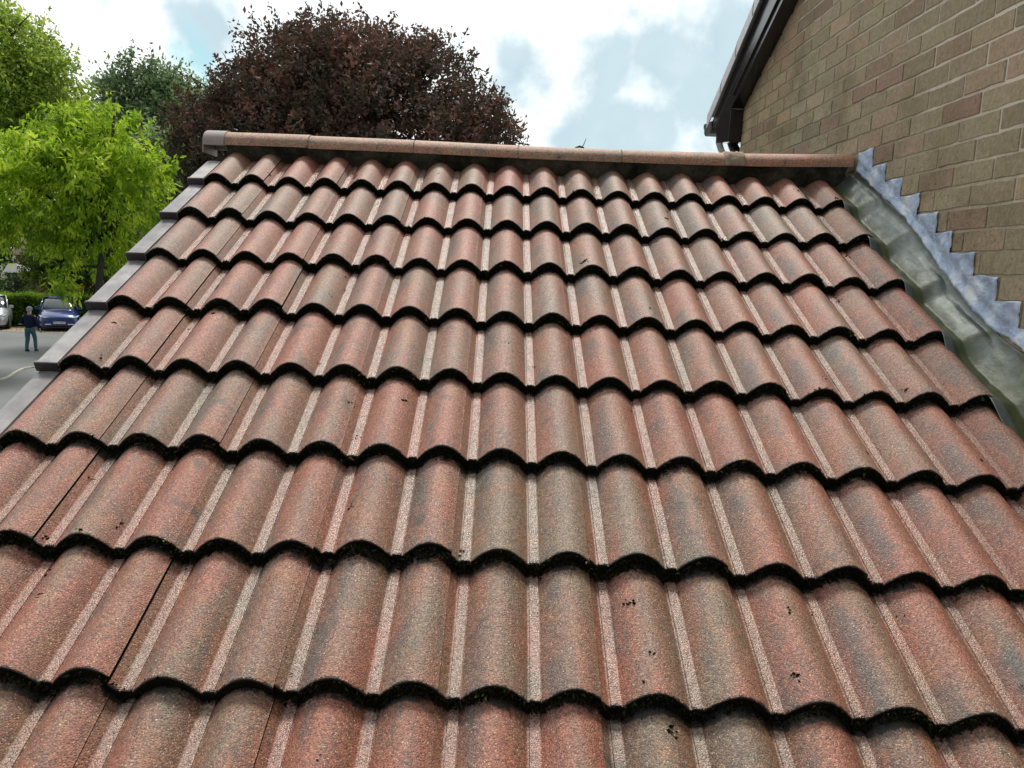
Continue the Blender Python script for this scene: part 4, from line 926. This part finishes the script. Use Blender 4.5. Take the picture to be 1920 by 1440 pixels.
# ------------------------------------------------------------------ far houses
yS = 47.0
sh = empty('shed', (onY(20, 500, yS)[0], yS, GROUND), 'small grey roofed shed at the far left under the trees', 'shed')
a = onY(4, 511, yS); c = onY(36, 511, yS); t1 = onY(15, 494, yS + 1.2); t2 = onY(31, 494, yS + 1.2)
m = MB(); m.V = [tuple(a), tuple(c), (c[0], yS + 2.4, c[2]), (a[0], yS + 2.4, a[2]), (t1[0], yS + 1.2, t1[2]), (t2[0], yS + 1.2, t2[2])]
m.F = [(0, 1, 5, 4), (1, 2, 5), (2, 3, 4, 5), (3, 0, 4), (3, 2, 1, 0)]; m.build('roof', simple("slate_grey", (0.19, 0.19, 0.2), 0.7, 0, 5, 0.2), sh)
m = MB(); m.box((a[0] + .15, yS + .2, GROUND), (c[0] - .15, yS + 2.2, a[2] - 0.01)); m.build('wall', simple("dark_boards", (0.05, 0.055, 0.06), 0.8, 0, 4, 0.5), sh)
m = MB(); q = onY(20, 520, yS); m.box((q[0] - .09, yS + .14, GROUND), (q[0] + .09, yS + .19, a[2] - .05)); m.build('door_frame', simple("pale_paint", (0.42, 0.42, 0.45), 0.6), sh)
yH = 55.0
hs_ = empty('brick_house', (onY(70, 500, yH)[0], yH, GROUND), 'red brick house glimpsed between the far trees', 'house')
a = onY(30, 490, yH); c = onY(125, 490, yH)
M_REDB = brick_tex("red_brick_pattern", 1, (0.25, 0.09, 0.05), (0.32, 0.13, 0.08), (0.3, 0.25, 0.2))
m = MB(); m.box((a[0], yH, GROUND), (c[0], yH + 6, onY(60, 478, yH)[2])); m.build('wall', M_REDB, hs_)
zt_ = onY(60, 478, yH)[2]
m = MB(); m.prism([(yH - .4, zt_ - .02), (yH + 3, zt_ + 2.2), (yH + 6.4, zt_ - .02)], a[0] - .3, c[0] + .3, lambda p, q, d: (d, p, q)); m.build('roof', simple("brown_roof", (0.12, 0.08, 0.06), 0.85, 0, 3, 0.3), hs_)
for px in (62, 90):
    q = onY(px, 515, yH); m = MB(); m.box((q[0] - .5, yH - .04, q[2] - .5), (q[0] + .5, yH - 0.005, q[2] + .5)); wf = m.build('window', simple("white_frame", (0.6, 0.6, 0.58), 0.5), hs_)
    m = MB(); m.box((q[0] - .42, yH - .055, q[2] - .42), (q[0] + .42, yH - .042, q[2] + .42)); z_ = m.build('pane', simple("window_glass", (0.03, 0.04, 0.05), 0.1), wf); z_.location = (0, 0, 0)

# ------------------------------------------------------------------ cars
M_GLASS = simple("car_glass", (0.02, 0.03, 0.035), 0.06, 0, 5, 0.05, spec=0.9)
M_TYRE = simple("tyre", (0.012, 0.012, 0.012), 0.85, 0, 20, 0.3)
M_RIM = simple("alloy", (0.4, 0.4, 0.42), 0.3, 0.8, 20, 0.1)
M_BLACKP = simple("black_trim", (0.012, 0.013, 0.016), 0.35, 0, 10, 0.2)
M_LAMP = simple("headlamp", (0.72, 0.76, 0.78), 0.12, 0, 10, 0.1, spec=0.9)
M_PLATE = simple("plate_white", (0.75, 0.76, 0.74), 0.4, 0, 10, 0.05)
def carpaint(name, col):
    m = simple(name, col, 0.28, 0.25, 3, 0.08, coat=1.0); m.node_tree.nodes['Principled BSDF'].inputs['Coat Roughness'].default_value = 0.04; return m
def loft(secs, name, mat, parent, sub=1, ws=False):
    V, Fq = [], []; n = len(secs[0])
    for s in secs: V += s
    for i in range(len(secs) - 1):
        for j in range(n - 1): a = i * n + j; Fq.append((a, a + 1, a + n + 1, a + n))
    Fq.append(tuple(range(n))); Fq.append(tuple((len(secs) - 1) * n + k for k in reversed(range(n))))
    me = mesh(name, V, Fq, True); bm = bmesh.new(); bm.from_mesh(me); bmesh.ops.recalc_face_normals(bm, faces=bm.faces); bm.to_mesh(me); bm.free()
    o = link(name, me, mat, parent, ws)
    if sub: md = o.modifiers.new('s', 'SUBSURF'); md.levels = md.render_levels = sub
    return o
def car(name, label, loc, rz, paint, text, group, suv=True):
    """local frame: nose at y=0 pointing to -y, length 4.6 m to +y"""
    root = empty(name, loc, label, 'car', group, rz)
    def sec(y, w, zb, zm, zt, crown_=0.03, wt=None):
        wt = wt or w * 0.86; h = [(-w * 0.9, zb), (-w, zb + 0.12), (-w * 1.01, zm), (-wt, zt - 0.03), (-wt * 0.55, zt + crown_ * .7), (0, zt + crown_), (wt * 0.55, zt + crown_ * .7), (wt, zt - 0.03), (w * 1.01, zm), (w, zb + 0.12), (w * 0.9, zb)]
        return [(x, y, z) for x, z in h]
    S_ = [sec(0.0, .62, .30, .45, .60, .02), sec(0.04, .74, .22, .50, .68, .03), sec(0.22, .87, .20, .60, .80, .04), sec(0.7, .92, .20, .66, .93, .05), sec(1.25, .94, .20, .70, 1.03, .04, .84), sec(1.9, .945, .2, .72, 1.06, .02, .87), sec(3.2, .945, .2, .74, 1.08, .02, .87), sec(4.1, .93, .22, .76, 1.08, .02, .82), sec(4.5, .86, .28, .72, 1.02, .02, .74), sec(4.62, .76, .36, .64, .9, .02, .64)]
    body = loft(S_, 'body', paint, root, 2)
    def cab(y, w, z0, z1, wt):
        return [(-w, y, z0), (-wt * 1.02, y, z1 - .06), (-wt * .8, y, z1 - .005), (0, y, z1 + .02), (wt * .8, y, z1 - .005), (wt * 1.02, y, z1 - .06), (w, y, z0)]
    Cb = [cab(1.18, .80, .99, 1.03, .78), cab(1.75, .82, 1.0, 1.42, .66), cab(2.15, .83, 1.02, 1.57, .63), cab(3.0, .83, 1.03, 1.60, .62), cab(3.9, .80, 1.03, 1.42, .60), cab(4.42, .74, 1.0, 1.06, .66)]
    loft(Cb, 'windscreen_and_windows', M_GLASS, root, 1)
    rf = [cab(2.12, .66, 1.57, 1.595, .62), cab(2.4, .66, 1.585, 1.615, .61), cab(3.1, .65, 1.59, 1.622, .60), cab(3.7, .62, 1.49, 1.52, .58)]
    loft(rf, 'roof_panel', paint, root, 1)
    for s in (-1, 1):
        m = MB(); m.tube([(s * .835, 1.2, 1.02), (s * .74, 1.78, 1.37), (s * .66, 2.15, 1.57)], 0.028, 6); m.build('pillar', paint, root, smooth=True, ws=False)
        m = MB(); m.prism([(.45, .70), (.62, .64), (.84, .72), (.90, .80), (.72, .735), (.5, .745)] if s > 0 else [(-.45, .70), (-.62, .64), (-.84, .72), (-.90, .80), (-.72, .735), (-.5, .745)], 0.0, 0.0, lambda a, b, d: (a, 0, b))
        V = [(s * .44, .05, .70), (s * .62, .10, .665), (s * .80, .20, .71), (s * .885, .42, .80), (s * .74, .20, .765), (s * .52, .08, .735)]
        V2 = [(x * 1.0, y - .035, z + 0.005) for x, y, z in V]
        m = MB(); m.V = V2 + V; m.F = [tuple(range(6)), tuple(reversed(range(6, 12)))] + [(i, (i + 1) % 6, (i + 1) % 6 + 6, i + 6) for i in range(6)]
        m.build('headlight', M_LAMP, root, ws=False)
        m = MB(); m.box((s * .96 - .10, 1.42, 1.0), (s * .96 + .10, 1.52, 1.14)); mr = m.build('door_mirror', paint, root, bevel=0.03, ws=False)
        m = MB(); m.box((min(s * .62, s * .36), -.012, .335), (max(s * .62, s * .36), .03, .385)); m.build('fog_light', M_LAMP, root, bevel=0.01, ws=False)
        for y in (0.85, 3.75):
            m = MB(); m.tube([(s * .74, y, .34), (s * .955, y, .34)], .34, 24); ty = m.build('wheel', M_TYRE, root, ws=False)
            m = MB(); m.tube([(s * .950, y, .34), (s * .962, y, .34)], .235, 20); z_ = m.build('rim', M_RIM, ty, ws=False)
    m = MB(); m.prism([(-.66, .50), (-.60, .36), (-.52, .28), (.52, .28), (.60, .36), (.66, .50), (.45, .53), (-.45, .53)], -.015, .08, lambda a, b, d: (a, d + 0.05 * abs(a), b)); m.build('grille', M_BLACKP, root, ws=False)
    m = MB(); m.box((-.26, -.035, .385), (.26, -.02, .495)); pl = m.build('number_plate', M_PLATE, root, ws=False)
    if text:
        tcu = bpy.data.curves.new('plate_text', 'FONT'); tcu.body = text; tcu.size = 0.105; tcu.align_x = 'CENTER'; tcu.align_y = 'CENTER'; tcu.extrude = 0.001
        to = bpy.data.objects.new('plate_lettering', tcu); COL.objects.link(to); dg = bpy.context.evaluated_depsgraph_get()
        me = bpy.data.meshes.new_from_object(to.evaluated_get(dg)); bpy.data.objects.remove(to)
        lo = link('plate_lettering', me, M_BLACKP, pl, False); lo.rotation_euler = (R_(90), 0, 0); lo.location = (0, -.037, .44)
    m = MB(); m.box((-.62, 0.02, .20), (.62, .12, .25)); m.build('lower_lip', M_BLACKP, root, bevel=.01, ws=False)
    m = MB(); m.box((-.80, .1, .16), (.80, 4.4, .24)); m.build('underside', M_BLACKP, root, ws=False)
    return root
q = onZ(112, 622, GROUND); Z_ = GROUND + 0.008
car('parked_car', 'shiny dark blue car parked nose out in front of the hedge', (q[0], q[1], Z_), R_(29), carpaint("blue_paint", (0.006, 0.026, 0.16)), 'EA21 MFO', 'cars parked by the hedge')
q = onZ(-28, 619, GROUND)
car('parked_car', 'silver car cut off by the left edge of the photo', (q[0], q[1], Z_), R_(25), carpaint("silver_paint", (0.45, 0.48, 0.47)), '', 'cars parked by the hedge')

# ------------------------------------------------------------------ person
def skin(name, verts, edges, radii, mat, parent, lvl=1):
    me = bpy.data.meshes.new(name); me.from_pydata(verts, edges, []); o = bpy.data.objects.new(name, me); COL.objects.link(o)
    sm = o.modifiers.new('skin', 'SKIN'); sm.use_smooth_shade = True
    if not me.skin_vertices: bpy.context.view_layer.update()
    for i, r in enumerate(radii):
        sv = me.skin_vertices[0].data[i]; sv.radius = (r, r) if isinstance(r, (int, float)) else r; sv.use_root = (i == 0)
    ss = o.modifiers.new('sub', 'SUBSURF'); ss.levels = ss.render_levels = lvl
    bpy.context.view_layer.update(); dg = bpy.context.evaluated_depsgraph_get()
    m2 = bpy.data.meshes.new_from_object(o.evaluated_get(dg)); bpy.data.objects.remove(o)
    m2.polygons.foreach_set('use_smooth', [True] * len(m2.polygons))
    return link(name, m2, mat, parent, False)
q = onZ(58, 659, GROUND)
man = empty('person', (q[0], q[1], GROUND + 0.004), 'man in navy jumper, teal jeans and grey cap walking away across the yard', 'person', rz=R_(4))
M_SKIN = simple("skin", (0.50, 0.30, 0.22), 0.6); M_NAVY = simple("navy_knit", (0.012, 0.020, 0.048), 0.95, 0, 40, 0.2, spec=0.1); M_JEANS = simple("teal_jeans", (0.045, 0.115, 0.14), 0.9, 0, 12, 0.3)
M_SHOE = simple("black_shoe", (0.01, 0.01, 0.01), 0.5); M_CAP = simple("grey_cap", (0.24, 0.27, 0.32), 0.8); M_HAIR = simple("grey_hair", (0.35, 0.33, 0.30), 0.9)
# facing +y (away). x<0 is his left
hipL, hipR = (-.095, 0, .92), (.095, 0, .92)
kL, kR = (-.115, .03, .50), (.13, .10, .51); aL, aR = (-.125, -.06, .09), (.165, .06, .13)
shL, shR = (-.19, -.01, 1.43), (.19, -.01, 1.43); eL, eR = (-.295, -.04, 1.15), (.285, -.05, 1.15); wL, wR = (-.20, .16, 1.04), (.355, .04, .90)
v = [(0, 0, .95), (0, .0, 1.15), (0, 0, 1.36), (0, .0, 1.49), (0, .02, 1.56), (0, .03, 1.66), hipL, kL, aL, hipR, kR, aR, shL, eL, wL, shR, eR, wR, (-.13, .07, .045), (.165, .19, .05)]
e = [(0, 1), (1, 2), (2, 3), (3, 4), (4, 5), (0, 6), (6, 7), (7, 8), (0, 9), (9, 10), (10, 11), (2, 12), (12, 13), (13, 14), (2, 15), (15, 16), (16, 17), (8, 18), (11, 19)]
r = [(.13, .10), (.13, .10), (.15, .11), .055, .075, .085, .085, .055, .035, .085, .055, .035, .055, .042, .026, .055, .042, .026, .035, .035]
nv = len(v)
for (wr, s, dn) in ((wL, -1, Vector((.5, .6, -.1))), (wR, 1, Vector((.25, .25, -1)))):
    dn.normalize(); base = 14 if s < 0 else 17; wv = Vector(wr); sd_ = dn.cross(Vector((0, 1, 0) if s > 0 else (0, 0, 1))).normalized()
    palm = wv + dn * .07; v.append(tuple(palm)); pi = len(v) - 1; e.append((base, pi)); r.append((.034, .018))
    for f_ in range(4):
        a_ = palm + sd_ * (f_ - 1.5) * .018 + dn * .03; b_ = a_ + dn * (.05 + .008 * (f_ in (1, 2))) + Vector((0, .012, 0)); v.append(tuple(a_)); v.append(tuple(b_)); n_ = len(v); e += [(pi, n_ - 2), (n_ - 2, n_ - 1)]; r += [.009, .007]
    a_ = wv + dn * .03 + sd_ * -.035; b_ = a_ + dn * .045 + sd_ * -.012; v.append(tuple(a_)); v.append(tuple(b_)); n_ = len(v); e += [(base, n_ - 2), (n_ - 2, n_ - 1)]; r += [.011, .008]
body = skin('body', v, e, r, M_SKIN, man)
# head detail (turned a little to his right): nose, ears and eyes
m = MB(); m.tube([(.045, .105, 1.655), (.058, .135, 1.635), (.05, .11, 1.625)], [.008, .013, .010], 6); m.build('nose', M_SKIN, body, smooth=True, ws=False)
for s in (-1, 1):
    m = MB(); m.tube([(s * .083, .02, 1.665), (s * .094, .015, 1.65), (s * .084, .02, 1.62)], [.012, .016, .010], 6); m.build('ear', M_SKIN, body, smooth=True, ws=False)
    m = MB(); m.tube([(.03 + s * .032, .105, 1.66), (.032 + s * .032, .112, 1.66)], .008, 6); m.build('eye', M_BLACKP, body, ws=False)
v = [(0, 0, .90), (0, 0, 1.05), (0, 0, 1.2), (0, -.01, 1.36), (0, -.005, 1.46), (-.17, -.01, 1.42), (-.24, -.02, 1.29), eL, (-.25, .06, 1.10), (-.21, .14, 1.05), (.17, -.01, 1.42), (.24, -.03, 1.29), eR, (.32, -.01, 1.02), (.35, .035, .92)]
e = [(0, 1), (1, 2), (2, 3), (3, 4), (3, 5), (5, 6), (6, 7), (7, 8), (8, 9), (3, 10), (10, 11), (11, 12), (12, 13), (13, 14)]
r = [(.185, .14), (.225, .165), (.24, .16), (.245, .155), (.12, .10), .085, .072, .062, .052, .042, .085, .072, .062, .052, .042]
skin('jumper', v, e, r, M_NAVY, man)
v = [(0, 0, 1.0), (0, 0, .90), (-.10, 0, .82), (-.115, .02, .66), kL, (-.125, -.02, .30), (-.125, -.06, .06), (.10, 0, .82), (.12, .06, .66), kR, (.15, .07, .32), (.165, .05, .09)]
e = [(0, 1), (1, 2), (2, 3), (3, 4), (4, 5), (5, 6), (1, 7), (7, 8), (8, 9), (9, 10), (10, 11)]
r = [(.19, .13), (.185, .135), .115, .105, .088, .075, .068, .105, .095, .082, .075, .068]
skin('trousers', v, e, r, M_JEANS, man)
for (x, y, z) in ((-.13, -.09, .04), (.165, .02, .05)):
    m = MB(); m.tube([(x, y - .04, z + .01), (x, y + .03, z + .02), (x, y + .13, z), (x, y + .22, z - .01)], [.035, .05, .045, .028], 10); m.build('shoe', M_SHOE, man, smooth=True, ws=False)
m = MB(); b0 = 0; rings = [(1.665, .100, .108), (1.70, .106, .118), (1.745, .092, .10), (1.775, .05, .055)]
for z, a_, b_ in rings:
    for k in range(16): th = 2 * math.pi * k / 16; m.V.append((a_ * math.cos(th), .02 + b_ * math.sin(th), z + .012 * math.sin(th)))
for i in range(3):
    for k in range(16): k2 = (k + 1) % 16; m.F.append((i * 16 + k, i * 16 + k2, (i + 1) * 16 + k2, (i + 1) * 16 + k))
m.F.append(tuple(48 + k for k in range(16)))
cp_ = m.build('cap', M_CAP, man, smooth=True, ws=False)
m = MB(); m.prism([(-.08, .10), (-.06, .17), (.0, .20), (.06, .17), (.08, .10)], 1.668, 1.678, lambda a, b, d: (a, b, d)); m.build('peak', M_CAP, cp_, ws=False)
m = MB(); m.tube([(-.0, -.015, 1.655), (0, -.02, 1.62), (0, -.01, 1.585)], [.086, .084, .06], 14); m.build('hair', M_HAIR, man, smooth=True, ws=False)

# ------------------------------------------------------------------ twig standing on the ridge
q0 = onY(1090, 276, 0.0); q1 = onY(1099, 261, 0.0); zt = ztop(q0[0])
tw = MB(); tw.tube([(q0[0], 0.0, zt - 0.003), ((q0[0] * .5 + q1[0] * .5) + .001, 0.0, zt + .018), (q1[0], 0, zt + .042)], [.0022, .0017, .0012], 6)
tw.tube([(q0[0] - .028, -0.002, zt + .001), (q0[0] - .008, -0.004, zt + .006), (q0[0] + .012, -.002, zt + .002)], [.002, .005, .003], 6)
tag(tw.build('twig', M_BARKD), 'tiny dark twig standing up on top of the ridge tiles', 'twig')
